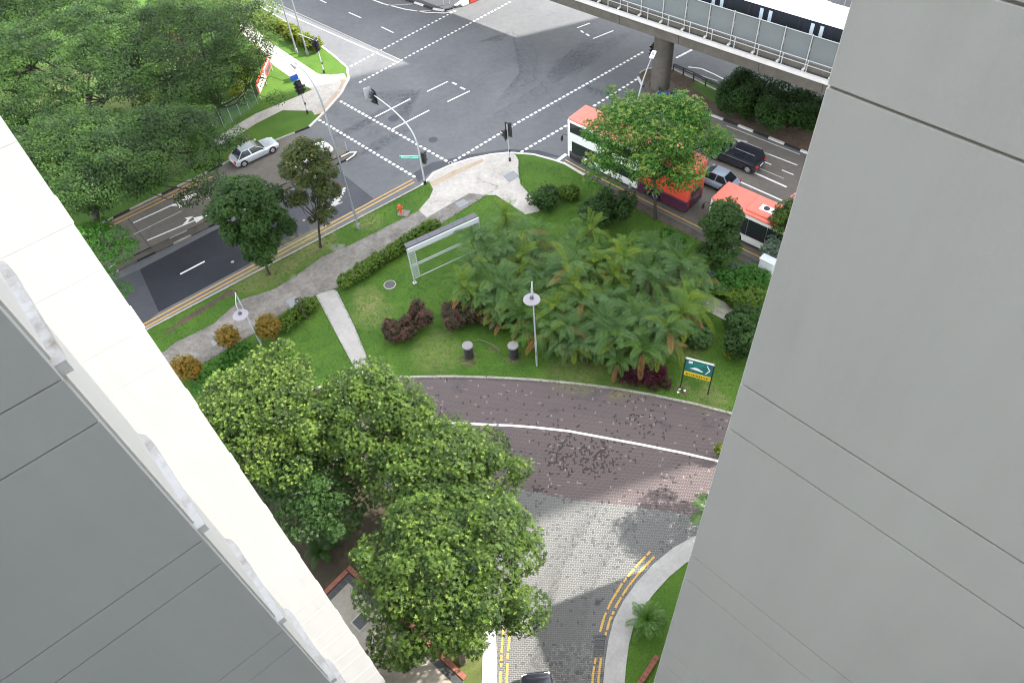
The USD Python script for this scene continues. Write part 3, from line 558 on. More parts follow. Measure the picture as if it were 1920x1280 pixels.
for k, mname in enumerate(('paver_grey_a', 'paver_grey_b', 'paver_grey_c')): bricks(np.where(isn & ~charc & (tone == k))[0], 'brick', mname, True)
bricks(np.where(isn & charc)[0], 'brick', 'paver_charcoal', True)
bricks(np.where(isred & ~light & ~dark)[0], 'brown_bricks', 'paver_red'); bricks(np.where(dark)[0], 'dark_bricks', 'paver_dark'); bricks(np.where(light)[0], 'pale_bricks', 'paver_light')
bricks(np.where(~isred & ~charc & ~isn)[0], 'grey_bricks', 'paver_grey'); bricks(np.where(charc & ~isn)[0], 'charcoal_bricks', 'paver_charcoal')
def dline(pts, wd, name, mat, z=.036): MB().ribbon([G(*p) for p in pts], wd, z).build(name, mat, drive)
dline([(800, 790), (890, 795), (960, 798), (1000, 801), (1065, 808), (1130, 820), (1200, 833), (1280, 849), (1345, 864), (1420, 882)], .17, 'lane_line', 'paint_white')
def dashed(pts, wd, name, mat):
    ls = LineString([tuple(G(*p)[:2]) for p in pts]); n = int(ls.length / .102); mb = MB()
    for i in range(n):
        if rnd.random() < .10: continue
        s = shapely.ops.substring(ls, i * ls.length / n + .006, (i + 1) * ls.length / n - .006); mb.sheet(s.buffer(wd / 2 * rnd.uniform(.75, 1.1), cap_style='flat'), .036)
    mb.build(name, mat, drive)
YL = [(1222, 1036), (1195, 1064), (1170, 1095), (1150, 1127), (1136, 1158), (1128, 1186)]
dashed([(x - 3, y - 2) for x, y in YL], .13, 'yellow_line', 'paint_yellow'); dashed([(x + 7, y + 5) for x, y in YL], .13, 'yellow_line', 'paint_yellow')
dashed([(1117, 1233), (1112, 1262), (1109, 1300)], .13, 'yellow_line', 'paint_yellow'); dashed([(1127, 1233), (1123, 1262), (1120, 1300)], .13, 'yellow_line', 'paint_yellow')
dashed([(944, 1180), (940, 1230), (937, 1300)], .13, 'yellow_line', 'paint_yellow'); dashed([(956, 1180), (952, 1230), (949, 1300)], .13, 'yellow_line', 'paint_yellow')
def strip(pts, hw_):
    P = [np.array(G(*p)[:2]) for p in pts]; up_, dn_ = [], []
    for i, p_ in enumerate(P):
        t_ = P[min(i + 1, len(P) - 1)] - P[max(i - 1, 0)]; t_ /= np.linalg.norm(t_); n_ = np.array([-t_[1], t_[0]]) * hw_; up_.append(tuple(p_ + n_)); dn_.append(tuple(p_ - n_))
    return up_ + dn_[::-1]
for k, (pts, hw_, st) in enumerate((([(780, 752), (1000, 757), (1180, 776), (1340, 812)], .4, .10), ([(800, 730), (1000, 733), (1180, 750), (1350, 785)], .35, .09), ([(900, 840), (1050, 852), (1200, 878), (1310, 905)], .45, .10), ([(1000, 1240), (1010, 1120), (1060, 1000), (1150, 900)], .4, .15), ([(1065, 1250), (1075, 1140), (1120, 1030), (1210, 930)], .4, .13), ([(1000, 1270), (1010, 1240), (1020, 1210)], .5, .3))):
    soft(drive, strip(pts, hw_), .0335, 'tyre_wear', 'soft_stain', st, k + 40, True)
for k, (x, y, r, st) in enumerate(((1190, 990, .22, .6), (1120, 1128, .25, .7), (1085, 1255, .3, .6), (1250, 800, .5, .3), (1040, 770, .4, .3), (1330, 792, .7, .35), (1100, 735, 1.0, .25), (860, 722, .8, .25))): soft(drive, disc(x, y, r), .0338, 'oil_spot', 'soft_stain', st, k + 60, True)
gq = [G(*p, .03)[:2] for p in ((1117, 1190), (1135, 1190), (1131, 1229), (1112, 1229))]
grate = thing('drain_grating', 'dark slotted drain grating set in the driveway beside the yellow lines', 'grating', (float(gq[3][0]), float(gq[3][1]), 0))
gl = [np.array(q_) - gq[3] for q_ in gq]
MB().sheet(Polygon([tuple(v) for v in gl]), .012).build('pit', 'black', grate)
fr = MB()
for a, b in zip(gl, gl[1:] + gl[:1]): fr.tube([(*a, .03), (*b, .03)], .018, 5)
fr.build('frame', 'manhole', grate)
for t in np.linspace(.06, .94, 16):
    a, b = gl[3] + (gl[0] - gl[3]) * t, gl[2] + (gl[1] - gl[2]) * t; MB().tube([(*a, .030), (*b, .030)], .014, 4).build('bar', 'asphalt_mid', grate)

# apron of the left building, with tile borders
apron = thing('building_apron', 'beige terrace paving with dark tile and red brick edging beside the white wall', kind='structure')
AP = [np.array(G(x, y, .1)[:2]) for x, y in ((655, 1075), (860, 1270))]; da = (AP[1] - AP[0]) / np.linalg.norm(AP[1] - AP[0]); db = -np.array([-da[1], da[0]]); db = db if db[0] < 0 else -db
c0 = AP[0] - da * 0.0
def ap(s, t): return tuple(c0 + da * s + db * t)
MB().prism(Polygon([ap(0, 0), ap(16, 0), ap(16, 7), ap(0, 7)]), -.1, .16).build('paving', 'apron', apron)
def tiles(s0, t0, ds, dt, n, along, mat, name, z0=.155, z1=.178):
    for i in range(n):
        a, b = (s0 + (i * ds if along else 0), t0 + (0 if along else i * dt))
        MB().prism(Polygon([ap(a + .006, b + .006), ap(a + ds - .006, b + .006), ap(a + ds - .006, b + dt - .006), ap(a + .006, b + dt - .006)]), z0, z1 + rnd.uniform(0, .004)).build(name, mat, apron)
tiles(.0, .0, .42, .40, 26, True, 'tile_dark', 'tile'); tiles(.0, .40, .40, .42, 14, False, 'tile_dark', 'tile')
tiles(-.34, -.02, .30, .24, 16, False, 'tile_red', 'edging_brick', .0, .22); tiles(-.34, -.36, .24, .30, 40, True, 'tile_red', 'edging_brick', .0, .22)
pit = G(676, 1165, .17); ra = math.atan2(da[1], da[0])
pt = thing('drain_cover', 'square dark drain cover in the beige terrace paving', 'drain cover', (pit[0], pit[1], .162), ra)
MB().box((0, 0, .012), (.86, .86, .024), bev=.006).build('frame', 'kerb_concrete', pt); MB().box((0, 0, .028), (.68, .68, .02), bev=.006).build('lid', 'manhole', pt)
for k in range(5): MB().box((-.26 + .13 * k, 0, .04), (.03, .56, .01)).build('rib', 'black', pt)
# dry grass bed at the foot of the front tree and the pale strip beside the driveway
MB().sheet(Polygon(GP([(700, 1090), (760, 1150), (905, 1160), (908, 1230), (907, 1300), (800, 1300), (690, 1120)], .1)).intersection(LEFTBED.buffer(-.15)), .104).build('dry_grass', 'grass_dry', leftbed)
MB().prism(Polygon(GP([(905, 1150), (928, 1150), (931, 1225), (932, 1330), (902, 1330), (905, 1225)], .1)), -.1, .125).build('kerb_apron', 'kerb_wide', leftbed)

# ---------------------------------------------------------------- buildings
uw, nw = U(36.5), U(-53.5)          # along the left walls, and out of them
P1 = np.array([-3.455, 3.69])
def wall_panels(owner, a, u, length, nrm, th, zs, mat, name='wall_panel', gap=.014):
    """Panels between horizontal joints; a is one end of the face, u its direction, nrm its outward normal."""
    for z0, z1 in zip(zs[:-1], zs[1:]):
        c = a + u * length / 2 - nrm * th / 2
        MB().box((c[0], c[1], (z0 + z1) / 2), (length, th, z1 - z0 - gap), math.atan2(u[1], u[0]), .004).build(name, mat, owner)
FL = 2.84
left = thing('left_building', 'tall apartment block at the left with grey shaded wall and sunlit white wall', 'building', (0, 0, 0))
tops = 56.0
zg = sorted({round(H - 4.37 - FL * k, 3) for k in range(-5, 14)} | {round(H - 4.95 - FL * k, 3) for k in range(-5, 14)} | {0.0, tops}); zg = [z for z in zg if 0 <= z <= tops]
cL = P1 - uw * 10.0
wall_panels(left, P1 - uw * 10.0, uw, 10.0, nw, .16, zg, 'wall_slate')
cc = P1 - uw * 4.912 - nw * (.014 + .7)
MB().box((cc[0], cc[1], tops / 2), (9.8, 1.4, tops - .05), math.atan2(uw[1], uw[0])).build('wall_core', 'joint', left)
# ledges at the side of the grey wall, one a storey
N0, F0 = np.array([-3.475, 3.84]), np.array([-4.44, 5.15]); dl = (F0 - N0) / np.linalg.norm(F0 - N0); ol = np.array([dl[1], -dl[0]]); ol = ol if ol[0] > 0 else -ol
LL = np.linalg.norm(F0 - N0)
sidew = Polygon([tuple(N0 - ol * .06 + dl * .10), tuple(F0 - ol * .06), tuple(F0 - ol * .9), tuple(N0 - ol * .9 + dl * .10)])
MB().prism(sidew, 0, tops - .02).build('side_wall', 'wall_grey', left)
for k in range(-4, 14):
    zt = H - 4.33 - FL * k
    if zt > tops - 1 or zt < 1: continue
    pts = [tuple(N0 - ol * .62), tuple(N0 + ol * .02)] + [tuple(F0 + ol * o - dl * d_) for o, d_ in ((.02, .18), (.0, .08), (-.05, .02))] + [tuple(F0 - ol * .62)]
    lg = MB().prism(Polygon(pts), zt - .13, zt).build('window_ledge', 'ledge', left)
# the white wall, set back
WE = np.array([-7.50, 10.60]) * 1.0
zw = sorted({round(H - 8.35 - FL * k, 3) for k in range(-8, 13)} | {round(H - 9.46 - FL * k, 3) for k in range(-8, 13)} | {0.0, tops}); zw = [z for z in zw if 0 <= z <= tops]
wall_panels(left, WE - uw * 9, uw, 9.0, nw, .18, zw, 'wall_white', gap=.008)
cc = WE - uw * 4.56 - nw * (.012 + 2.0); MB().box((cc[0], cc[1], tops / 2), (8.9, 4.0, tops - .05), math.atan2(uw[1], uw[0])).build('wall_core', 'wall_white', left)
for k in range(-6, 13):
    zb = H - 8.35 - FL * k
    if zb < .5 or zb > tops - 1: continue
    c = WE + uw * .010 - nw * .10; MB().box((c[0], c[1], zb + .27), (.02, .20, .52), math.atan2(uw[1], uw[0]), .01).build('end_cap', 'wall_white', left)
right = thing('right_building', 'tall plain grey wall of the apartment wing filling the right side', 'building', (0, 0, 0))
ER = np.array([1.54, 2.95]); ur, nr = U(-49.4), U(-139.4)
zr = sorted({round(H - 4.25 - FL * k, 3) for k in range(-5, 14)} | {round(H - 4.81 - FL * k, 3) for k in range(-5, 14)} | {0.0, tops}); zr = [z for z in zr if 0 <= z <= tops]
wall_panels(right, ER + ur * .0, ur, 6.2, nr, .16, zr, 'wall_grey')
DR = 12.0
cc = ER + ur * 4.012 - nr * (.014 + DR / 2); MB().box((cc[0], cc[1], tops / 2), (8.0, DR, tops - .05), math.atan2(ur[1], ur[0])).build('wall_core', 'joint', right)
rw0 = ER + ur * 3.3 + nr * .55; MB().box((rw0[0], rw0[1], tops / 2), (.2, 1.4, tops), math.atan2(ur[1], ur[0])).build('return_wall', 'wall_grey', right)  # unseen wall added beside the viewpoint to darken the right wall
back = thing('rear_wing', 'unseen wing of the apartment block behind the viewpoint, shaped to darken the near walls', kind='structure')  # unseen boxes, set close behind the viewpoint to darken the near walls
MB().box((4.6, -8.3, tops / 2), (9.0, 5.0, tops)).build('wall', 'cabinet_grey', back)
MB().box((-6.5, -5.6, tops / 2), (12.9, 5.0, tops)).build('wall', 'cabinet_grey', back)
# towers whose shade lies on the junction: they stand outside the picture, to the right
pa, qa = U(15), U(105)
def tower_box(mb, p0, p1, q0, q1, h):
    c = pa * (p0 + p1) / 2 + qa * (q0 + q1) / 2; mb.box((c[0], c[1], h / 2), (p1 - p0, q1 - q0, h), math.radians(15), .05)
tw = thing('housing_tower', 'tall pale housing slab across the bus road, outside the picture', kind='structure')
mb = MB(); tower_box(mb, 64, 78, 35.0, 74.3, 80); mb.build('tall_slab', 'tower', tw)
mb = MB(); tower_box(mb, 64, 78, 19.7, 34.9, 59.5); mb.build('stepped_slab', 'tower', tw)
pw = thing('podium_wing', 'added unseen low block behind the right wall, shading the driveway', kind='structure')
mb = MB(); tower_box(mb, 16.5, 30, 4, 14.6, 12.0); mb.build('wall', 'tower', pw)  # unseen block added so its shade covers the lower driveway

# ---------------------------------------------------------------- foliage
def unit(v): return v / np.maximum(np.linalg.norm(v, axis=-1, keepdims=True), 1e-9)
def leaf_mesh(P, D, N, L, W, fold=.12):
    """One bent rhombus (two triangles) per leaf: base P, direction D, up N, length L, width W."""
    S = unit(np.cross(D, N)); N2 = unit(np.cross(S, D)); L, W = np.broadcast_to(L, len(P))[:, None], np.broadcast_to(W, len(P))[:, None]
    mid = P + D * L * .48 - N2 * L * fold * .0
    v = np.stack([P, mid + S * W / 2 - N2 * W * fold, P + D * L - N2 * L * .12, mid - S * W / 2 - N2 * W * fold], 1).reshape(-1, 3)
    k = np.arange(len(P))[:, None, None] * 4 + np.array([(0, 1, 2), (0, 2, 3)])[None]
    return v, k.reshape(-1, 3)
def shell(R, clumps, n, lo=-.35, jitter=.22):
    """Points and outward normals on clumps (cx, cy, cz, rx, ry, rz), n per unit of clump area, more towards the top."""
    Ps, Ns = [], []
    for c in clumps:
        m = max(3, int(n * (c[3] * c[4] + c[3] * c[5] + c[4] * c[5])))
        d = unit(R.normal(size=(m * 2, 3))); d = d[d[:, 2] > lo - R.random(len(d)) * .5][:m]
        rr_ = 1 - R.random((len(d), 1)) ** 1.7 * jitter * 2.2 + R.normal(0, .05, (len(d), 1))
        Ps.append(np.array(c[:3]) + d * np.array(c[3:6]) * rr_); Ns.append(unit(d / np.array(c[3:6])))
    return np.vstack(Ps), np.vstack(Ns)
def rosettes(R, P, N, k, L, W, spread=.55):
    """k leaves around each point, tilted up along the normal."""
    n = len(P); up = unit(N * .6 + np.array([0, 0, .8]) + R.normal(0, .3, (n, 3)))
    a = unit(np.cross(up, R.normal(size=(n, 3)))); b = np.cross(up, a)
    th = (np.arange(k)[None, :] * 2.4 + R.random((n, 1)) * 6.28); e = R.uniform(-.15, spread, (n, k))
    D = (np.cos(th) * np.cos(e))[..., None] * a[:, None] + (np.sin(th) * np.cos(e))[..., None] * b[:, None] + np.sin(e)[..., None] * up[:, None]
    s = R.uniform(.65, 1.15, n * k)
    return leaf_mesh(np.repeat(P, k, 0), unit(D.reshape(-1, 3)), np.repeat(up, k, 0), L * s, W * s)
def loose(R, P, N, L, W, hang=.25):
    n = len(P); up = unit(N + np.array([0, 0, 1.2]) + R.normal(0, .5, (n, 3))); D = unit(np.cross(up, R.normal(size=(n, 3))) + np.array([0, 0, -hang]))
    s = R.uniform(.6, 1.2, n)
    return leaf_mesh(P, D, up, L * s, W * s)
def branch(mb, a, b, r0, r1, R, sag=.12, n=5, sides=7):
    a, b = np.asarray(a, float), np.asarray(b, float); t = np.linspace(0, 1, n)[:, None]; L = np.linalg.norm(b - a)
    p = a + (b - a) * t + np.sin(t * PI) * np.array([R.normal(0, .07), R.normal(0, .07), -sag * .5 + R.normal(0, .05)]) * L
    mb.tube(p, np.linspace(r0, r1, n), sides, cap=False); return p
def tree(name, label, cat, base, clumps, trunk_r, fork, leafkind, mat, dens, L, W, seed, group=None, bark='bark', young=None, k=6, limbs=9, lean=(0, 0), lo=-.35, flowers=None, jitter=.22):
    """base: foot of the trunk in the world; clumps relative to it; fork: height where limbs part."""
    R = np.random.default_rng(seed); t = thing(name, label, cat, base, 0, group)
    tr = MB(); f = np.array([lean[0], lean[1], fork]); pts = np.array([[0, 0, -.1], [0, 0, .25], f * np.array([.35, .35, .4]), f * np.array([.6, .6, .7]), f])
    tr.tube(pts, np.array([1.5, 1.05, .9, .8, .72]) * trunk_r, 9)
    order = sorted(clumps, key=lambda c: -c[3] * c[4]); ends = []
    for c in order[:limbs]:
        p = branch(tr, f - np.array([0, 0, R.uniform(0, .25) * fork * .3]), (c[0], c[1], c[2] - c[5] * .2), trunk_r * .5, trunk_r * .12, R); ends.append(p)
    for c in order[limbs:]:
        e = min(ends, key=lambda p: np.linalg.norm(p[3] - np.array(c[:3])))
        branch(tr, e[3], (c[0], c[1], c[2] - c[5] * .2), trunk_r * .22, trunk_r * .06, R, n=4, sides=5)
    trunk = tr.build('trunk', bark, t, smooth=True)
    P, N = shell(R, clumps, dens, lo, jitter)
    v, fc = rosettes(R, P, N, k, L, W) if leafkind == 'rosette' else loose(R, P, N, L, W)
    crown = MB().add(v, fc).build('crown', mat, t)
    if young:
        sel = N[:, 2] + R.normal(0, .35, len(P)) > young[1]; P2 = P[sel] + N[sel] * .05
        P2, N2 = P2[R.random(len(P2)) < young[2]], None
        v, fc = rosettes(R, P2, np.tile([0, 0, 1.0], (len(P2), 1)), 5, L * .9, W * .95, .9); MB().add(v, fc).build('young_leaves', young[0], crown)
    if flowers:
        P3, N3 = shell(R, flowers[1], flowers[2], .0, .12); v, fc = rosettes(R, P3, N3, 5, flowers[3], flowers[3] * .7); MB().add(v, fc).build('blossoms', flowers[0], crown)
    return t
def blobs(R, n, rx, ry, rz, r0, r1, zc, dome=True, flat=.75, cx=0, cy=0):
    """n clumps spread over a dome."""
    out = []
    for i in range(n):
        a = i * 2.39996 + R.normal(0, .25); s = math.sqrt((i + .6) / n) * R.uniform(.9, 1.03); r = R.uniform(r0, r1)
        z = (math.sqrt(max(0, 1 - min(s, .98) ** 2)) if dome else R.uniform(.3, .8)) * rz
        out.append((cx + rx * s * math.cos(a), cy + ry * s * math.sin(a), zc + z - rz * .5 + R.normal(0, .2), r, r * R.uniform(.85, 1.15), r * flat))
    return out
def crown_at(base, px, py, z): return tuple(G(px, py, z)[:2] - np.asarray(base)[:2])

# the four front trees in the bed by the white building
def front_tree(label, bx, by, cpx, cpy, zc, rx, ry, rz, n, seed, trunk=(0, 0), dens=105, mat='leaf_front', young=('leaf_young', .35, .10), fork=3.2):
    base = (*G(bx, by)[:2], .1) if by > 0 else None
    if base is None: c = G(cpx, cpy, zc); base = (c[0] + trunk[0], c[1] + trunk[1], .1)
    dx, dy = crown_at(base, cpx, cpy, zc); R = np.random.default_rng(seed + 50)
    cl = blobs(R, n, rx, ry, rz, 1.0, 1.7, zc, flat=.6, cx=dx, cy=dy) + blobs(R, n // 4, rx * .75, ry * .75, rz * .3, .8, 1.2, zc - rz * .7, flat=.7, cx=dx, cy=dy)
    cl += [(c[0] + R.normal(0, .9), c[1] + R.normal(0, .9), c[2] + R.uniform(.2, .9), c[3] * .45, c[4] * .45, c[5] * .5) for c in cl[:n]]
    return tree('broadleaf_tree', label, 'tree', base, cl, .17, fork, 'rosette', mat, dens * 1.25, .135, .058, seed, 'broadleaf trees beside the white building', young=young, lean=(dx * .3, dy * .3), limbs=11)
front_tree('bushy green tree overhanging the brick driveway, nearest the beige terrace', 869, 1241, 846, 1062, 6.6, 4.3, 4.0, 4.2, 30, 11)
front_tree('sunlit yellow-green tree against the white wall, behind the other front trees', 0, 0, 490, 790, 7.4, 3.7, 3.6, 3.8, 26, 12, young=('leaf_young', .1, .32), mat='leaf_front')  # denser young leaves also stand in for pale sun highlights on this crown
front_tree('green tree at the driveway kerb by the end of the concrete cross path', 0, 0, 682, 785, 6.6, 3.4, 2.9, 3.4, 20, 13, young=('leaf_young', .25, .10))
front_tree('tree crown reaching over the white driveway line, behind the nearest tree', 0, 0, 835, 893, 6.0, 3.2, 2.5, 3.2, 18, 14)
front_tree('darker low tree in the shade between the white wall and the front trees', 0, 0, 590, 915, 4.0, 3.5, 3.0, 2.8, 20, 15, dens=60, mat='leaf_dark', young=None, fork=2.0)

# big rain trees over the park lawn
def rain_tree(name, label, bx, by, cpx, cpy, zc, rx, ry, n, seed, mat='leaf_rain', dens=170, L=.21, W=.115, r0=1.4, r1=2.6, rz=3.4, flat=.40, trunk_r=.34, young=None, fork=4.2):
    base = (*G(bx, by)[:2], .1); dx, dy = crown_at(base, cpx, cpy, zc); R = np.random.default_rng(seed)
    cl = blobs(R, n, rx, ry, rz, r0, r1, zc, flat=flat, cx=dx, cy=dy)
    cl += [(c[0] + R.normal(0, 1.0), c[1] + R.normal(0, 1.0), c[2] - R.uniform(1.2, 3.0), c[3] * .8, c[4] * .8, c[5] * .8) for c in cl[::2]]
    cl += [(c[0] + R.normal(0, 1.4), c[1] + R.normal(0, 1.4), c[2] + R.uniform(.1, .8), c[3] * .4, c[4] * .4, c[5] * .5) for c in cl[:n:2]]
    return tree(name, label, 'tree', base, cl, trunk_r, fork, 'loose', mat, dens, L, W, seed + 1, None, bark='bark_dark', limbs=13, lean=(dx * .4, dy * .4), lo=-.1, jitter=.2, young=young)
rain_tree('rain_tree', 'huge spreading dark green tree filling the upper left corner', 170, 232, 190, 100, 9.0, 14.5, 10.5, 66, 21)
rain_tree('rain_tree', 'spreading tree with visible trunk beside the tan carriageway at left', 184, 428, 200, 296, 8.0, 10.2, 6.2, 44, 22)
rain_tree('rain_tree', 'part of a dark spreading tree in the very corner at upper left', 10, 90, 40, 12, 8.0, 7.5, 6.0, 34, 29)
rain_tree('pale_tree', 'thin pale yellow-green tree beside the sunlit far footpath', 385, 110, 385, 45, 6.5, 7.0, 5.4, 34, 23, mat='leaf_rain_pale', dens=48, L=.26, W=.13, trunk_r=.2)
rain_tree('dark_tree', 'dense dark tree standing by the wire fence and the yellow shrubs', 415, 232, 405, 158, 5.0, 3.6, 3.4, 18, 24, mat='leaf_dark', dens=80, r0=1.0, r1=1.7, rz=3.4, flat=.7, trunk_r=.2, fork=2.2)
rain_tree('dark_tree', 'small dark tree at the very top of the park, left of the footpath', 205, 30, 205, 0, 5.0, 3.2, 3.0, 12, 27, mat='leaf_dark', dens=60, r0=1.0, r1=1.6, rz=3, flat=.7, trunk_r=.18, fork=2.2)
rain_tree('roadside_tree', 'leafy tree tips showing past the edge of the white wall above the dark asphalt', 120, 560, 170, 475, 5.2, 3.0, 3.0, 16, 25, mat='leaf_bright', dens=120, L=.26, W=.13, r0=.7, r1=1.1, rz=2.2, flat=.6, trunk_r=.14, fork=2.5)
# verge trees
def verge(label, bx, by, rx, ry, rz, zc, n, seed, mat, dens, cpx, cpy, L=.17, W=.09, name='verge_tree', fork=2.6, trunk_r=.11, r0=.6, r1=1.0, young=None, k=5, flat=.85, flowers=None, lo=-.5):
    base = (*G(bx, by)[:2], .1); dx, dy = crown_at(base, cpx, cpy, zc); R = np.random.default_rng(seed)
    cl = blobs(R, n, rx, ry, rz, r0, r1, zc, flat=flat, cx=dx, cy=dy) + blobs(R, max(4, n // 2), rx * .95, ry * .95, rz * .5, r0, r1, zc - rz * .55, flat=flat, cx=dx, cy=dy) + blobs(R, max(2, n // 4), rx * .5, ry * .5, rz * .3, r0 * .7, r1 * .7, zc - rz * 1.0, flat=flat, cx=dx, cy=dy)
    return tree(name, label, 'tree', base, cl, trunk_r, fork, 'rosette', mat, dens, L, W, seed + 1, None, bark='bark_dark', lean=(dx * .6, dy * .6), limbs=8, lo=lo, k=k, young=young, flowers=flowers)
verge('dense dark green oval tree on the verge in front of the new asphalt', 505, 516, 2.7, 2.6, 4.2, 6.4, 22, 31, 'leaf_dark', 150, 466, 396, young=('leaf_front', .3, .14))
verge('slender olive brown tree on the verge beside the tall street lamp', 602, 465, 2.05, 2.0, 4.6, 7.2, 22, 32, 'leaf_olive', 110, 577, 322, r0=.5, r1=.85, young=('leaf_orange', .5, .10))
Rf = np.random.default_rng(5)
def bus_tree():
    base = (*G(1228, 412)[:2], .1); zc = 6.6; dx, dy = crown_at(base, 1225, 268, zc); R = np.random.default_rng(41)
    cl = [c for c in blobs(R, 56, 5.4, 4.7, 4.2, .8, 1.4, zc + .4, flat=.55, cx=dx, cy=dy)] + [c for c in blobs(R, 20, 4.4, 3.3, 1.9, .7, 1.2, zc - 1.9, flat=.6, cx=dx - .8, cy=dy - .3)]
    cl += [(c[0] + R.normal(0, .8), c[1] + R.normal(0, .8), c[2] + R.uniform(.1, .7), c[3] * .45, c[4] * .45, c[5] * .5) for c in cl[:50]]
    fl = []
    for px, py in ((1140, 232), (1160, 238), (1205, 262), (1235, 262), (1245, 285), (1265, 270), (1290, 300), (1310, 300), (1240, 290), (1275, 280), (1300, 318), (1255, 268)):
        p = G(px, py, zc + 2.2); fl.append((p[0] - base[0], p[1] - base[1], zc + 2.2, .5, .5, .3))
    return tree('flowering_tree', 'bright green feathery tree with red blossoms growing in front of the double-decker bus', 'tree', base, cl, .13, 3.6, 'loose', 'leaf_bright', 120, .22, .12, 42, None, bark='bark_dark', limbs=12, lean=(dx * .5, dy * .5), lo=-.3, flowers=('flower_red', fl[3::2], 7, .10), young=('leaf_young', .3, .12))
bus_tree()
verge('dark leafy sapling in front of the single-deck bus', 1338, 498, 1.15, 1.15, 3.4, 4.3, 13, 43, 'leaf_dark', 130, 1354, 424, r0=.5, r1=.85, fork=1.4, trunk_r=.07, young=('leaf_front', .3, .12))
verge('shrubby tree with pink blossoms against the right wall by the single-deck bus', 1478, 470, .8, .7, 1.8, 4.0, 7, 44, 'leaf_front', 70, 1474, 408, r0=.5, r1=.8, fork=1.8, trunk_r=.06, flowers=('flower_pink', [(-.1, .3, 4.6, .8, .8, .6), (-.6, -.3, 4.0, .6, .6, .5)], 40, .13))
# shrubs
def shrub(name, label, cat, px, py, clumps, mat, dens, L, W, seed, group=None, stem=.04, k=6, z=.1, young=None, flowers=None):
    base = (*G(px, py, z)[:2], z); R = np.random.default_rng(seed); t = thing(name, label, cat, base, 0, group)
    st = MB()
    for c in clumps: branch(st, (R.normal(0, .06), R.normal(0, .06), 0), (c[0], c[1], c[2]), stem, stem * .4, R, n=4, sides=5)
    st.build('stem', 'bark', t)
    P, N = shell(R, clumps, dens, -.7, .2); v, f = rosettes(R, P, N, k, L, W, .9); cr = MB().add(v, f).build('foliage', mat, t)
    if flowers:
        P, N = shell(R, clumps, flowers[1], 0, .1); v, f = rosettes(R, P, N, 5, flowers[2], flowers[2] * .7); MB().add(v, f).build('blossoms', flowers[0], cr)
    return t
def heap(R, n, rx, ry, z, r0, r1): return [(rx * math.sqrt(R.random()) * math.cos(a), ry * math.sqrt(R.random()) * math.sin(a), z * R.uniform(.6, 1.05), *(R.uniform(r0, r1, 3) * np.array([1, 1, .95]))) for a in R.random(n) * 6.28]
# clipped orange shrubs
for i, (px, py, r, sc, lab) in enumerate(((365, 712, .95, 1.0, 'round orange-leaved shrub nearest the white wall, leftmost of three'), (440, 655, .82, .95, 'round orange-leaved shrub beside the bracket lamp post, middle of three'), (513, 638, .92, 1.0, 'round orange-leaved shrub at the hedge end, rightmost of three'))):
    R = np.random.default_rng(60 + i); cl = [(0, 0, 1.5 * sc, r * .95, r * .95, r * 1.0)] + [(.4 * r * math.cos(a), .4 * r * math.sin(a), 1.5 * sc + R.uniform(-.3, .4), r * .72, r * .72, r * .7) for a in np.linspace(0, 5.2, 6)]
    shrub('orange_shrub', lab, 'shrub', px, py, cl, 'leaf_orange', 105, .13, .07, 61 + i, 'clipped orange shrubs along the footpath')
R = np.random.default_rng(70)
shrub('standard_shrub', 'small dark topiary on a thin bare stem at the start of the cross path', 'shrub', 577, 598, [(-.1, .1, 1.75, .48, .48, .40), (.1, -.1, 1.9, .35, .35, .3)], 'leaf_olive', 120, .11, .06, 71, None, .045)
def hedge(label, pts, wd, ht, mat, seed, n=150, name='hedge', L=.11, W=.065, cat='hedge', group=None):
    P = [G(*p, .1) for p in pts]; R = np.random.default_rng(seed); t = thing(name, label, cat, P[0], 0, group); cl = []
    for a, b in zip(P[:-1], P[1:]):
        L_ = np.linalg.norm(b - a); m = max(2, int(L_ / (wd * .55)))
        for i in range(m):
            c = a + (b - a) * ((i + .5) / m) - P[0]; r = wd / 2 * R.uniform(.85, 1.2); cl.append((c[0] + R.normal(0, .05), c[1] + R.normal(0, .05), ht * R.uniform(.5, .62), r, r, ht * R.uniform(.42, .55)))
    Q, N = shell(R, cl, n, -.8, .18); v, f = rosettes(R, Q, N, 7, L * 1.3, W * 1.3, .9); MB().add(v, f).build('foliage', mat, t)
    st = MB()
    for c in cl[::2]: st.tube([(c[0], c[1], -.02), (c[0] + .05, c[1], ht * .6)], .025, 5)
    st.build('stem', 'bark', t); return t
hedge('long clipped yellow-green hedge running behind the steel frame', [(642, 541), (690, 512), (745, 474), (800, 441), (818, 432)], 1.25, 1.15, 'leaf_hedge', 81, 210)
hedge('bright green hedge between the orange shrub and the cross path', [(528, 622), (560, 600), (592, 576)], 1.25, 1.1, 'leaf_hedge', 82, 210)
hedge('green hedge in shade between the two left orange shrubs', [(372, 742), (410, 692), (470, 656)], 1.2, .9, 'leaf_bright', 83, 120)
hedge('bright yellow-green sunlit hedge along the far road', [(405, 2), (440, 22), (490, 42), (540, 66), (572, 84), (598, 97)], 1.5, 1.35, 'leaf_yellow', 84, 60, L=.2, W=.12)
hedge('tall yellow sunlit shrubs behind the red and white sign board', [(446, 205), (458, 175), (470, 140), (488, 112)], 1.1, 1.9, 'leaf_yellow', 85, 50, 'yellow_shrub', .2, .11, 'shrub')
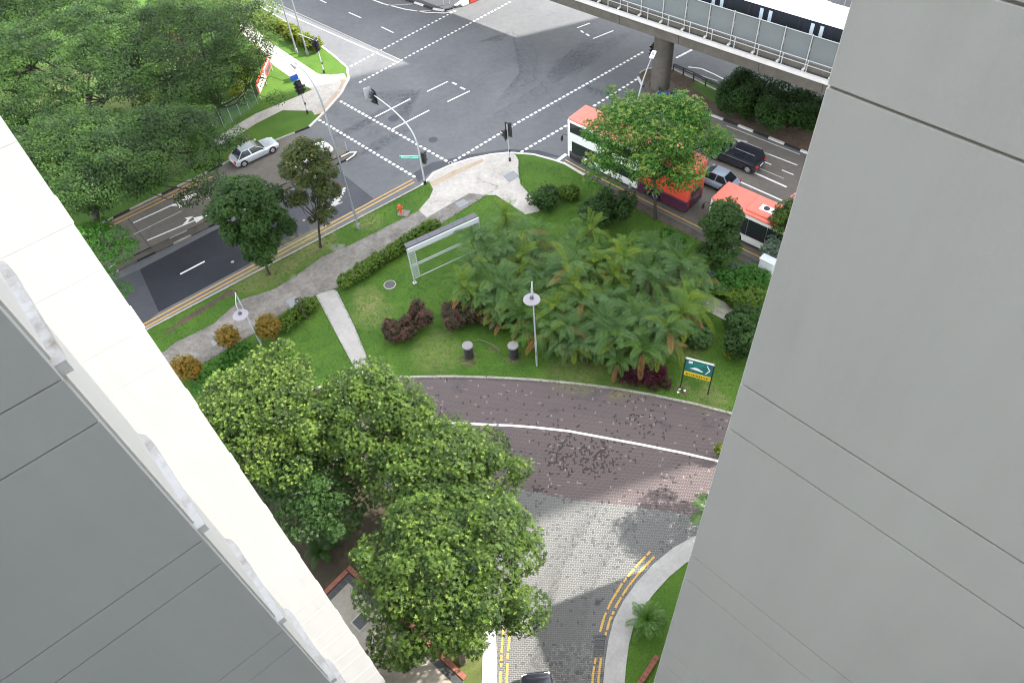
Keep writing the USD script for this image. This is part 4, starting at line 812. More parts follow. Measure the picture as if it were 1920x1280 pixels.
# croton and cordyline shrubs
for i, (px, py, n, rx, ry, z, lab) in enumerate(((752, 632, 9, .75, .5, .75, 'dark red speckled croton shrub standing alone on the lawn below the manhole'), (792, 608, 6, .45, .5, .95, 'tall narrow croton shrub with dark red tips right of the lone croton'), (862, 612, 9, .6, .6, .85, 'croton shrub right behind the left vent bollard'),
        (928, 606, 8, .55, .5, .75, 'round croton shrub under the palm nearest the lawn, between the vent bollards'), (985, 605, 6, .5, .4, .7, 'croton shrub beside the lamp post behind the right vent bollard'), (1150, 652, 10, .8, .55, .8, 'very dark red croton shrubs under the front palms'))):
    R = np.random.default_rng(90 + i); shrub('croton_shrub', lab, 'shrub', px, py, heap(R, int(n * 1.6), rx * 1.75, ry * 1.6, z * 1.55, .32, .52), 'leaf_croton', 110, .30, .095, 91 + i, 'croton shrubs around the palms', .03, 7)
for i, (px, py, lab) in enumerate(((1180, 712, 'red-leaved cordyline plant at the driveway kerb, left one of two'), (1222, 712, 'red-leaved cordyline plant at the driveway kerb, nearer the green sign'))):
    R = np.random.default_rng(100 + i); shrub('cordyline_plant', lab, 'plant', px, py, heap(R, 6, .6, .45, 1.0, .28, .42), 'leaf_cordyline', 90, .45, .09, 101 + i, None, .03, 8)
R = np.random.default_rng(105); shrub('low_plant', 'dark low foliage between the red cordylines and the kerb', 'plant', 1235, 724, heap(R, 7, .8, .3, .35, .2, .34), 'leaf_croton', 110, .24, .06, 106, None, .02, 7)
for i, (px, py, n, rx, ry, z, r0, r1, mat, lab) in enumerate((
        (1135, 418, 16, 2.0, 1.0, 1.9, .7, 1.0, 'leaf_dark', 'dark green bush under the flowering tree beside the bus'),
        (1020, 388, 9, 1.0, .8, 1.3, .55, .8, 'leaf_dark', 'round dark bush at the end of the plaza path'),
        (1062, 372, 8, .9, .5, .9, .4, .6, 'leaf_hedge', 'light green bush with yellowish leaves by the corner lawn'),
        (1240, 470, 12, 2.0, 1.0, .8, .5, .8, 'leaf_bright', 'bright green low bushes behind the palms near the bus'),
        (1375, 540, 18, 2.3, 1.0, .8, .5, .85, 'leaf_bright', 'bright green spreading shrubs by the side path'),
        (1400, 570, 10, 1.3, .6, .9, .5, .8, 'leaf_hedge', 'yellowish green shrub against the right wall beside the side path'),
        (1385, 520, 14, 2.2, .7, .45, .35, .55, 'leaf_pale', 'pale grey-green ground shrubs along the bus road verge'),
        (1392, 660, 14, .9, 1.3, 2.0, .6, .9, 'leaf_dark', 'tall dark shrub against the right wall behind the green sign'),
        (1395, 612, 9, 1.0, .8, 1.2, .5, .8, 'leaf_dark', 'dark shrub above the side path by the right wall'),
        (1362, 668, 4, .3, .3, .7, .2, .3, 'leaf_yellow', 'small yellow-green shrub in front of the tall dark shrub'),
        (1452, 492, 9, .8, .6, 1.9, .45, .7, 'leaf_pale', 'blue-green plant rising behind the grey cabinet'),
        (1402, 208, 30, 2.9, 2.1, 2.6, .8, 1.25, 'leaf_dark', 'large dark bush growing on the median under the viaduct'),
        (1475, 240, 30, 3.0, 2.0, 2.5, .8, 1.25, 'leaf_dark', 'dark bush on the median closest to the right wall'),
        (1398, 222, 5, .5, .4, .9, .35, .5, 'leaf_hedge', 'yellowish twiggy shrub at the foot of the median bushes'),
        (1350, 850, 5, .35, .35, .9, .25, .4, 'leaf_yellow', 'pale yellow-green plant tip beside the right wall over the driveway'),
        (1305, 640, 8, .8, .6, .8, .45, .65, 'leaf_palm_blue', 'blue-green bush at the right end of the palm clump'))):
    R = np.random.default_rng(110 + i); shrub('green_bush', lab, 'bush', px, py, heap(R, n, rx, ry, z, r0, r1), mat, 110, .17, .085, 130 + i, None, .03, 6)

# ---------------------------------------------------------------- palms
def frond(R, L, elev, az, droop, wid=.034, n=26, leaf=.38):
    """One pinnate frond from the origin: a curved rachis with leaflets on both sides."""
    t = np.linspace(0, 1, n); ang = elev - droop * t ** 1.5; dx = np.cumsum(np.cos(ang)) * L / n; dz = np.cumsum(np.sin(ang)) * L / n
    tw = R.normal(0, .25) * t ** 2 * L * .4; ca, sa = math.cos(az), math.sin(az)
    P = np.stack([dx * ca - tw * sa, dx * sa + tw * ca, dz], 1); T = unit(np.gradient(P, axis=0)); S = unit(np.cross(T, np.array([0, 0, 1.0]) + np.zeros_like(T))); N = unit(np.cross(S, T))
    mb = MB(); mb.tube(P[::3], np.linspace(.022, .005, len(P[::3])), 4, cap=False)
    lf = leaf * np.sin(np.clip(t * .92 + .10, 0, 1) * PI) ** .6
    for sgn in (-1, 1):
        for off in (0,):
            k = np.arange(2, n - (1 if off else 0)); Q = P[k] + (T[k] * L / n * off)
            D = unit(S[k] * sgn + T[k] * .9 + N[k] * (.30 + R.normal(0, .15, (len(k), 1))) - np.array([0, 0, .55]))
            mb.add(*leaf_mesh(Q, D, N[k], lf[k] * R.uniform(.85, 1.1, len(k)), wid, fold=.3))
    return mb
def palm(name, label, cat, loc, seed, stems, nf, Lf, height, mats, dead=2, group=None, spread=.35, rotz=0.0, leaf=.39, wid=.034):
    R = np.random.default_rng(seed); t = thing(name, label, cat, loc, rotz, group)
    for s in range(stems):
        a = s * 2.4 + R.random(); r = spread * R.uniform(.4, 1) if stems > 1 else 0; h = height * R.uniform(.55, 1.25); top = np.array([r * 2.0 * math.cos(a), r * 2.0 * math.sin(a), h])
        MB().tube([(r * math.cos(a), r * math.sin(a), -.05), tuple(top * .55 + np.array([r * math.cos(a), r * math.sin(a), 0]) * .2), tuple(top)], [.075, .06, .045], 7).build('stem', 'bark', t, smooth=True)
        for i in range(nf):
            az = i * 2.4 + R.random() * .6 + s; e = R.uniform(.45, 1.45) if i > dead - 1 else R.uniform(-.1, .5)
            m = mats[0] if R.random() < .88 else mats[1]
            if i < dead: m = 'leaf_palm_dead' if R.random() < .6 else 'leaf_palm_yellow'
            f = frond(R, Lf * R.uniform(.8, 1.15), e, az, R.uniform(1.3, 2.3) if i >= dead else R.uniform(.8, 1.3), leaf=leaf, wid=wid)
            f.v = [v + top for v in f.v]; f.build('frond', m, t)
    return t
spots = []
Rp = np.random.default_rng(200)
clump_poly = Polygon([(880, 470), (905, 420), (960, 400), (1010, 400), (1060, 425), (1150, 420), (1230, 425), (1290, 480), (1325, 520), (1322, 560), (1290, 610), (1240, 640), (1180, 650), (1100, 630), (1010, 600), (930, 580), (870, 530)])
# heads of the palms, about 3 m up, placed over the clump with even spacing
tries = 0
while len(spots) < 58 and tries < 6000:
    tries += 1; x, y = Rp.uniform(870, 1330), Rp.uniform(400, 650)
    if clump_poly.contains(Point(x, y)) and all(math.hypot((x - a) * .85, y - b) > 31 for a, b in spots): spots.append((x, y))
gp = 'palms of the dense garden clump'
protos = []
kinds = [(('leaf_palm', 'leaf_palm_blue'), 2, 'green palm with arching feathery fronds inside the garden palm clump'), (('leaf_palm_blue', 'leaf_palm'), 1, 'blue-green palm with arching feathery fronds inside the garden palm clump'),
         (('leaf_palm', 'leaf_palm_yellow'), 4, 'palm with some brown and yellow drooping fronds inside the garden palm clump'), (('leaf_palm_blue', 'leaf_palm_yellow'), 2, 'palm with pale yellow fronds among green ones inside the garden palm clump')]
own = {}
def special(key, text):
    i = min((j for j in range(4, len(spots)) if j not in own), key=lambda j: key(*spots[j])); own[i] = text
special(lambda x, y: x, 'palm at the left end of the clump, behind the steel frame')
special(lambda x, y: -x, 'palm at the right end of the clump, next to the side path')
special(lambda x, y: -y, 'palm lowest in the clump, leaning over the dark red shrubs')
special(lambda x, y: y, 'palm at the back of the clump nearest the corner plaza')
special(lambda x, y: math.hypot(x - 1000, y - 590), 'palm standing right behind the garden lamp pole at the lawn edge')
special(lambda x, y: math.hypot(x - 925, y - 570), 'palm arching over the croton shrubs between the two vent bollards')
special(lambda x, y: math.hypot(x - 1225, y - 430), 'palm at the back of the clump below the trunk of the flowering tree')
special(lambda x, y: math.hypot(x - 1290, y - 640), 'palm at the front right of the clump nearest the green sign')
special(lambda x, y: math.hypot(x - 1320, y - 480), 'palm at the back right of the clump beside the dark sapling')
special(lambda x, y: math.hypot(x - 1100, y - 520), 'palm in the very middle of the garden clump')
for i, (x, y) in enumerate(spots):
    h = Rp.uniform(1.3, 2.4); k = int(Rp.integers(0, 4)); hd = G(x, y + 14, h + .5); loc = (hd[0], hd[1], .1)
    if i < 4: protos.append(palm('garden_palm', kinds[i][2], 'palm', loc, 210 + i, 3, 13, 1.95, 2.2, kinds[i][0], kinds[i][1], gp + ', ' + ('green', 'blue-green', 'with brown fronds', 'with yellow fronds')[i], .30))
    else: dup(protos[k], loc, Rp.random() * 6.28, label=own.get(i), group='palms at the edges of the garden clump' if i in own else None, scale=float(Rp.uniform(.75, 1.25)))
palm('date_palm', 'green feather palm in the grass bed inside the curved kerb', 'palm', (*G(1212, 1172, .1)[:2], .1), 301, 1, 22, 1.45, .9, ('leaf_palm', 'leaf_palm'), 0, leaf=.36, wid=.04)
palm('date_palm', 'palm crown leaning out from the right wall over the grey bricks', 'palm', (*G(1325, 1000, .1)[:2], .1), 302, 1, 22, 1.5, 2.6, ('leaf_palm', 'leaf_palm_blue'), 0, leaf=.40, wid=.05)
Rq = np.random.default_rng(310); tree('roadside_tree', 'small tree added behind the right wall to shade the driveway, its twigs showing past the edge', 'tree', (14.6, 20.6, .1), blobs(Rq, 16, 2.1, 2.1, 2.4, .7, 1.1, 5.6, flat=.8), .1, 2.4, 'rosette', 'leaf_front', 90, .16, .075, 311)  # tree added so its shade closes the right end of the sun patch
palm('cycad', 'dark spiky cycad in the shaded bed at the terrace corner', 'cycad', (*G(607, 1040, .1)[:2], .1), 303, 1, 20, 1.3, .5, ('leaf_dark', 'leaf_palm'), 0, leaf=.3, wid=.04)

# fallen leaves on the lawn and driveway
R = np.random.default_rng(400); lt = []
for (x, y, sp, n) in ((560, 470, 55, 150), (500, 530, 40, 100), (620, 450, 40, 70), (900, 670, 120, 60), (1320, 725, 30, 40), (1000, 850, 250, 70), (1100, 1150, 90, 40)):
    for _ in range(n):
        p = G(x + R.normal(0, sp), y + R.normal(0, sp * .5), .1)
        if GARDEN.buffer(-.3).contains(Point(p[0], p[1])): lt.append((p[0], p[1], .118))
        elif PAVED.contains(Point(p[0], p[1])): lt.append((p[0], p[1], .045))
lt = np.array(lt); D = unit(np.c_[R.normal(size=(len(lt), 2)), np.full(len(lt), .15)])
v, f = leaf_mesh(lt, D, np.tile([0, 0, 1.0], (len(lt), 1)), R.uniform(.06, .13, len(lt)), R.uniform(.03, .07, len(lt)))
tag(MB().add(v, f).build('fallen_leaves', 'litter'), 'dry brown fallen leaves scattered over verge, lawn and driveway', 'leaves', kind='stuff')

# tufts of grass: ragged edges along paths and kerbs, and uneven turf
R = np.random.default_rng(600); pts = []
for pl, step in ((PA_up, .05), (PA_mid, .0), ([(592, 553), (630, 625), (676, 714)], .035), ([(632, 545), (664, 610), (706, 712)], .035), ([(740, 708), (850, 707), (925, 709), (1000, 713), (1075, 720), (1150, 729), (1230, 743), (1300, 758), (1370, 776)], .03), ([(905, 340), (935, 352), (912, 366), (820, 424), (720, 484), (632, 540), (592, 553), (530, 590), (478, 624), (380, 682)], .035), ([(280, 619), (540, 481), (790, 350)], .04), ([(975, 300), (972, 322), (976, 345), (1000, 372)], .035)):
    if step == 0: continue
    ls = LineString(GP(pl, .1))
    for d in np.arange(0, ls.length, step):
        q = ls.interpolate(d); pts.append((q.x + R.normal(0, .06), q.y + R.normal(0, .06), .105))
bb = inner.intersection(Polygon(GP([(250, 640), (790, 345), (960, 290), (1100, 330), (1440, 500), (1400, 790), (700, 715), (330, 745)]))); x0, y0, x1, y1 = bb.bounds
qx, qy = R.uniform(x0, x1, 90000), R.uniform(y0, y1, 90000); k = shapely.contains_xy(bb, qx, qy); paths_ = shapely.union_all([Polygon(GP(PA_up + PA_mid)), Polygon(GP(PB)).buffer(0), Polygon(GP(PLAZA)), Polygon(GP([(592, 553), (625, 543), (632, 545), (706, 712), (676, 714), (630, 625)])), Polygon(GP([(1300, 560), (1330, 552), (1425, 600), (1440, 625), (1400, 620), (1330, 585)])), Polygon(GP([(1150, 352), (1240, 396), (1430, 494), (1420, 505), (1230, 410), (1140, 364)]))])
k &= ~shapely.contains_xy(paths_.buffer(.05), qx, qy)
turf = np.c_[qx[k], qy[k], np.full(k.sum(), .10)]; P = np.vstack([np.array(pts), turf]); D = unit(np.c_[R.normal(0, 1, (len(P), 2)), R.uniform(.35, 1.6, len(P))])
v, f = leaf_mesh(P, D, unit(np.c_[R.normal(0, .4, (len(P), 2)), np.ones(len(P))]), R.uniform(.06, .15, len(P)), R.uniform(.02, .05, len(P)))
tag(MB().add(v, f).build('grass', 'leaf_grass'), 'short tufts of green grass over the garden lawn and along its path edges', 'grass', kind='stuff')
simple('cloth_blue', (.035, .11, .38), .7, vary=.3, scale=6)
# ---------------------------------------------------------------- viaduct and train
uv = U(-45.2); nv = np.array([-uv[1], uv[0]]); rv = math.radians(-45.2)
def V(s, n, z=0.0): p = uv * s + nv * n; return (float(p[0]), float(p[1]), z)
def beam(mb, s0, s1, sec):
    """Extrude a section of (n, z) points along the viaduct."""
    a = [V(s0, n, z) for n, z in sec]; b = [V(s1, n, z) for n, z in sec]; m = len(sec); f = []
    for k in range(m): j = (k + 1) % m; f += [(k, k + m, j + m), (k, j + m, j)]
    f += [(0, k, k + 1) for k in range(1, m - 1)] + [(m, m + k + 1, m + k) for k in range(1, m - 1)]
    return mb.add(a + b, f)
s_at = lambda x, y, z: float(G(x, y, z)[:2] @ uv)
via = thing('rail_viaduct', 'concrete rail viaduct crossing the junction on a round pier', 'viaduct')
S0, S1, NL = -110.0, 70.0, 54.86
joints = [S0, s_at(1030, 8, 7.4), s_at(1153, 45, 7.4), s_at(1268, 80, 7.4), s_at(1420, 130, 7.4), s_at(1545, 165, 7.4), S1]
for a, b in zip(joints[:-1], joints[1:]):
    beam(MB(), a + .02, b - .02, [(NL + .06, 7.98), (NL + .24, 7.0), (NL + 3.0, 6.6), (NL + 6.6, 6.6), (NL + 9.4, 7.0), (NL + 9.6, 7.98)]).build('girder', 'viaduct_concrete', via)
beam(MB(), S0, S1, [(NL + .3, 7.985), (NL + 9.4, 7.985), (NL + 9.4, 8.15), (NL + .3, 8.15)]).build('deck', 'stain', via)
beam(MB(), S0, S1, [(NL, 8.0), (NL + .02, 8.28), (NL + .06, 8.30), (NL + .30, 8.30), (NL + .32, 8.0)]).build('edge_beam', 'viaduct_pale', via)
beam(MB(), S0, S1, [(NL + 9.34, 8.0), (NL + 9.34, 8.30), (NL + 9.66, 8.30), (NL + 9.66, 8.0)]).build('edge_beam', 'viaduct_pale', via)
beam(MB(), S0, S1, [(NL + .80, 8.152), (NL + .80, 8.85), (NL + 1.02, 8.85), (NL + 1.02, 8.152)]).build('parapet', 'viaduct_concrete', via)
pc = G(1237, 165); MB().lathe([(.98, 0), (.98, 6.4)], (0, 0, 0), 28)
pil = MB().lathe([(.95, -.1), (.95, 6.62)], (pc[0], pc[1], 0), 32).build('pier', 'viaduct_concrete', via, smooth=40)
MB().lathe([(1.5, .0), (1.5, .14), (.95, .16)], (pc[0], pc[1], .05), 28).build('pier_base', 'viaduct_concrete', via)
sA, sB = s_at(985, -20, 8.3), s_at(1640, 180, 8.3)
n_r = int((sB - sA) / 2.15)
for i in range(n_r):
    s = sA + i * 2.15
    MB().box(V(s, NL + .20, 8.82), (.06, .05, 1.06), rv).build('rail_post', 'rail_grey', via)
for z in (9.35, 8.95): MB().tube([V(sA - 2, NL + .20, z), V(sB, NL + .20, z)], .028, 6).build('handrail', 'rail_grey', via)
n_b = int((sB - sA) / 2.25)
for i in range(n_b):
    s = sA + .6 + i * 2.25
    pst = MB().box(V(s, NL + .72, 9.74), (.07, .09, 2.86), rv, .01).build('barrier_post', 'rail_grey', via)
    MB().box(V(s, NL + .52, 8.34), (.22, .34, .12), rv, .02).build('post_foot', 'viaduct_pale', pst)
    MB().box(V(s + 1.125, NL + .80, 9.93), (2.16, .03, 2.2), rv).build('barrier_panel', 'barrier_pane', via)
MB().tube([V(sA, NL + .74, 11.07), V(sB, NL + .74, 11.07)], .03, 6).build('barrier_rail', 'rail_grey', via)
for i in range(40): MB().box(V(sA - 14 + i * 1.5, NL + 9.3, 9.3), (.06, .06, 2.3), rv).build('far_post', 'rail_grey', via)
for dn in (2.65, 4.05, 6.1, 7.5): beam(MB(), S0, S1, [(NL + dn, 8.152), (NL + dn, 8.30), (NL + dn + .07, 8.30), (NL + dn + .07, 8.152)]).build('rail', 'rail_grey', via)
# train
tr0 = s_at(1400, 0, 11.5) - 2.0
train = thing('train', 'white-roofed train with dark windows standing on the viaduct', 'train', V(0, 0, 0))
def trainbox(s0, s1, name):
    n0, n1 = NL + 2.0, NL + 4.75
    sec = [(n0 + .02, 8.9), (n0, 9.6), (n0 + .03, 11.5), (n1 - .03, 11.5), (n1, 9.6), (n1 - .02, 8.9)]
    c = beam(MB(), s0, s1, sec).build('carriage_body', 'train_black', train)
    rsec = [(n0 - .02, 11.503), (n0 - .02, 11.6), (n0 + .16, 11.9), (n0 + .55, 12.1), (n1 - .55, 12.1), (n1 - .16, 11.9), (n1 + .02, 11.6), (n1 + .02, 11.503)]
    beam(MB(), s0 - .01, s1 + .01, rsec).build('roof', 'train_white', c)
    beam(MB(), s0 - .005, s1 + .005, [(n0 - .012, 9.0), (n0 - .018, 9.55), (n0 + .01, 9.55), (n0 + .01, 9.0)]).build('lower_stripe', 'train_white', c)
    L = s1 - s0; k = 0; s = s0 + .5
    while s < s1 - 2.2:
        if k % 2 == 0:
            MB().box(V(s + .9, n0 - .004, 10.75), (1.7, .03, 1.1), rv).build('window', 'glass_dark', c); s += 2.3
        else:
            for q_ in (0, .78):
                d = MB().box(V(s + .35 + q_, n0 - .004, 10.35), (.72, .03, 2.0), rv).build('door', 'train_black', c)
                MB().box(V(s + .35 + q_, n0 - .024, 10.85), (.30, .02, .9), rv, .01).build('pane', 'train_seat', d)
            s += 2.1
        k += 1
    for q_ in range(3): MB().box(V(s0 + L * (.2 + .3 * q_), (n0 + n1) / 2, 12.14), (2.4, 1.5, .12), rv, .04).build('roof_unit', 'train_white', c)
trainbox(tr0 - 4, tr0 + 18.0, 'a'); trainbox(tr0 + 18.6, tr0 + 38, 'b')

# ---------------------------------------------------------------- vehicles
def wheel(owner, x, y, r, w_, side):
    wl = MB(); a = np.linspace(0, 2 * PI, 22, endpoint=False)
    def ring(rad, yy): return np.c_[rad * np.cos(a), np.full(22, yy), rad * np.sin(a)]
    prof = [(r * .62, .0), (r * .93, 0), (r, -.04), (r, -w_ + .04), (r * .93, -w_), (r * .3, -w_)]
    V_ = np.vstack([ring(rd, y + side * d) for rd, d in prof]) + np.array([x, 0, r]); f = []
    for i in range(len(prof) - 1):
        for k in range(22): j = (k + 1) % 22; f.append((i * 22 + k, i * 22 + j, (i + 1) * 22 + j, (i + 1) * 22 + k))
    p = wl.add(V_, f).build('wheel', 'rubber', owner)
    rm = MB(); V2 = np.vstack([ring(r * .64, y - side * .02), ring(r * .55, y + side * .012), ring(r * .16, y + side * .0), ring(r * .01, y + side * .02)]) + np.array([x, 0, r]); f = []
    for i in range(3):
        for k in range(22):
            j = (k + 1) % 22
            if i == 1 and k % 4 == 3: continue
            f.append((i * 22 + k, i * 22 + j, (i + 1) * 22 + j, (i + 1) * 22 + k))
    rm.add(V2, f).build('rim', 'rim', p)
def pane(owner, name, c, mat, off=.012, th=.012, ins=.06):
    """A pane on the quad c (four corners, counterclockwise from outside), inset and set proud."""
    c = np.asarray(c, float); m = c.mean(0); n = np.cross(c[1] - c[0], c[3] - c[0]); n /= np.linalg.norm(n)
    q = []
    for k in range(4):
        e1, e2 = c[(k + 1) % 4] - c[k], c[(k - 1) % 4] - c[k]; q.append(c[k] + e1 / np.linalg.norm(e1) * ins + e2 / np.linalg.norm(e2) * ins)
    return MB().plate(np.array(q) + n * off, th).build(name, mat, owner)
def car(name, label, cat, loc, heading, paint, L=4.5, W=1.78, Hh=1.46, suv=False, group=None, glass='glass_dark', tail='lamp_red', roofrail=False):
    t = thing(name, label, cat, (loc[0], loc[1], .012), heading, group)
    belt = .92 if not suv else 1.05; r = .33 if not suv else .37; hl, hw = L / 2, W / 2
    hood = .78 if not suv else .98; body = m3.Manifold.compose([]) if False else None
    secs = [(-hl, .45, .80, hw * .86), (-hl + .12, .28, belt - .06, hw * .96), (-hl * .55, .22, belt, hw), (0, .22, belt - .01, hw), (hl * .42, .22, belt - .03, hw), (hl * .80, .24, hood + .04, hw * .97), (hl - .10, .30, hood - .10, hw * .90), (hl, .42, .62, hw * .76)]
    man = None
    for s0, s1 in zip(secs[:-1], secs[1:]):
        pts = []
        for x, zb, zt, w2 in (s0, s1):
            for sg in (-1, 1): pts += [(x, sg * (w2 - .10), zb), (x, sg * (w2 - .02), zb + .12), (x, sg * w2, zb + .5 * (zt - zb)), (x, sg * (w2 - .05), zt - .06), (x, sg * (w2 - .16), zt)]
        h = m3.Manifold.hull_points(pts); man = h if man is None else man + h
    wx = (hl - .82, -hl + .80)
    for x in wx: man = man - m3.Manifold.cylinder(W + 1, r + .06, r + .06, 24, True).rotate([90, 0, 0]).translate([x, 0, r])
    bd = MB().man(man).build('body', paint, t, smooth=32)
    under = MB().box((0, 0, .36), (L - .5, W - .42, .38)).build('underbody', 'black', t)
    if suv: lo = [(-hl + .10, hw - .10), (hl * .34, hw - .10)]; hi = [(-hl + .42, hw - .30), (hl * .02, hw - .30)]
    else: lo = [(-hl + .38, hw - .09), (hl * .40, hw - .09)]; hi = [(-hl + 1.05, hw - .32), (hl * .02, hw - .32)]
    B = lambda k, sg: np.array((lo[k][0], sg * lo[k][1], belt - .05)); T = lambda k, sg: np.array((hi[k][0], sg * hi[k][1], Hh - .02))
    cab = hull([B(0, -1), B(0, 1), B(1, 1), B(1, -1)], 0) if False else m3.Manifold.hull_points([tuple(B(k, s)) for k in (0, 1) for s in (-1, 1)] + [tuple(T(k, s)) for k in (0, 1) for s in (-1, 1)] + [((hi[0][0] + hi[1][0]) / 2, s * (hi[0][1] - .25), Hh + .02) for s in (-1, 1)])
    cb = MB().man(cab).build('cabin', paint, t, smooth=20)
    pane(cb, 'windscreen', [B(1, -1), B(1, 1), T(1, 1), T(1, -1)], glass); pane(cb, 'rear_window', [B(0, 1), B(0, -1), T(0, -1), T(0, 1)], glass)
    for sg in (-1, 1):
        m0, m1 = (B(0, sg) + B(1, sg)) / 2, (T(0, sg) + T(1, sg)) / 2
        qa_, qb_ = [B(0, sg), m0, m1, T(0, sg)], [m0, B(1, sg), T(1, sg), m1]
        for q_ in (qa_, qb_): pane(cb, 'side_window', q_ if sg < 0 else q_[::-1], glass, ins=.05)
        MB().man(rbox(lo[1][0] - .30, lo[1][0] - .12, sg * (hw + .09) - .09, sg * (hw + .09) + .09, belt + .0, belt + .14, .03, 8)).build('mirror', paint, t)
        MB().man(rbox(hl - .28, hl - .06, sg * (hw * .66) - .17, sg * (hw * .66) + .17, hood - .24, hood - .10, .04, 8)).build('headlight', 'lamp_clear', t)
        MB().man(rbox(-hl + .0, -hl + .16, sg * (hw * .76) - .13, sg * (hw * .76) + .13, belt - .32, belt - .06, .03, 8)).build('taillight', tail, t)
        for x in wx: wheel(t, x, sg * (hw - .03), r, .20, sg)
        if roofrail: MB().tube([(hi[0][0] + .1, sg * (hi[0][1] - .03), Hh + .05), (hi[1][0] - .1, sg * (hi[1][1] - .03), Hh + .05)], .022, 6).build('roof_rail', 'steel', cb)
    MB().box((-hl - .005, 0, belt - .30), (.03, .50, .12)).build('number_plate', 'white_paint', t)
    return t
hB = math.radians(135); hA0 = math.radians(ANG_A + 180); hA1 = math.radians(ANG_A)
car('parked_car', 'silver sedan on the tan carriageway below the far kerb', 'car', G(480, 293), hA1, 'car_silver', 4.6)
car('white_car', 'white car mostly hidden behind the olive tree at the junction', 'car', G(583, 300), hA1, 'car_white', 4.4)
car('black_suv', 'black large car with roof rails in the middle lane of the bus road', 'car', G(1378, 303), math.radians(135), 'car_black', 4.85, 1.86, 1.74, True, roofrail=True)
car('small_car', 'blue-grey car with red lights waiting between the two buses', 'car', G(1337, 343), math.radians(135), 'car_blue_grey', 4.3, 1.72, 1.5)
car('blue_car', 'blue car beside the median kerb, half hidden by the flowering tree', 'car', G(1262, 203), math.radians(135), 'car_blue', 4.6)
car('dark_car', 'dark car nosing into the driveway at the bottom of the picture', 'car', G(1014, 1352), math.radians(91), 'car_black', 4.5, glass='glass_teal')
bc = G(866, 1068, 8.35); van = thing('blue_cloth', 'torn blue cloth caught among the leaves of the nearest tree', 'cloth', bc); Rv = np.random.default_rng(77)  # blue shreds set in the crown, standing for blue seen through it
for k, (dx, dy, sx) in enumerate(((0, 0, .55), (-.45, .12, .4), (.5, -.05, .35), (.1, -.25, .3))):
    q_ = [(dx + sx * u_ + Rv.normal(0, .05), dy + sx * .6 * v_ + Rv.normal(0, .05), .25 + Rv.normal(0, .09)) for u_ in (-.5, 0, .5) for v_ in (-.5, 0, .5)]
    MB().add(q_, [(i * 3 + j, (i + 1) * 3 + j, (i + 1) * 3 + j + 1, i * 3 + j + 1) for i in (0, 1) for j in (0, 1)]).build('scrap', 'cloth_blue', van, smooth=True)

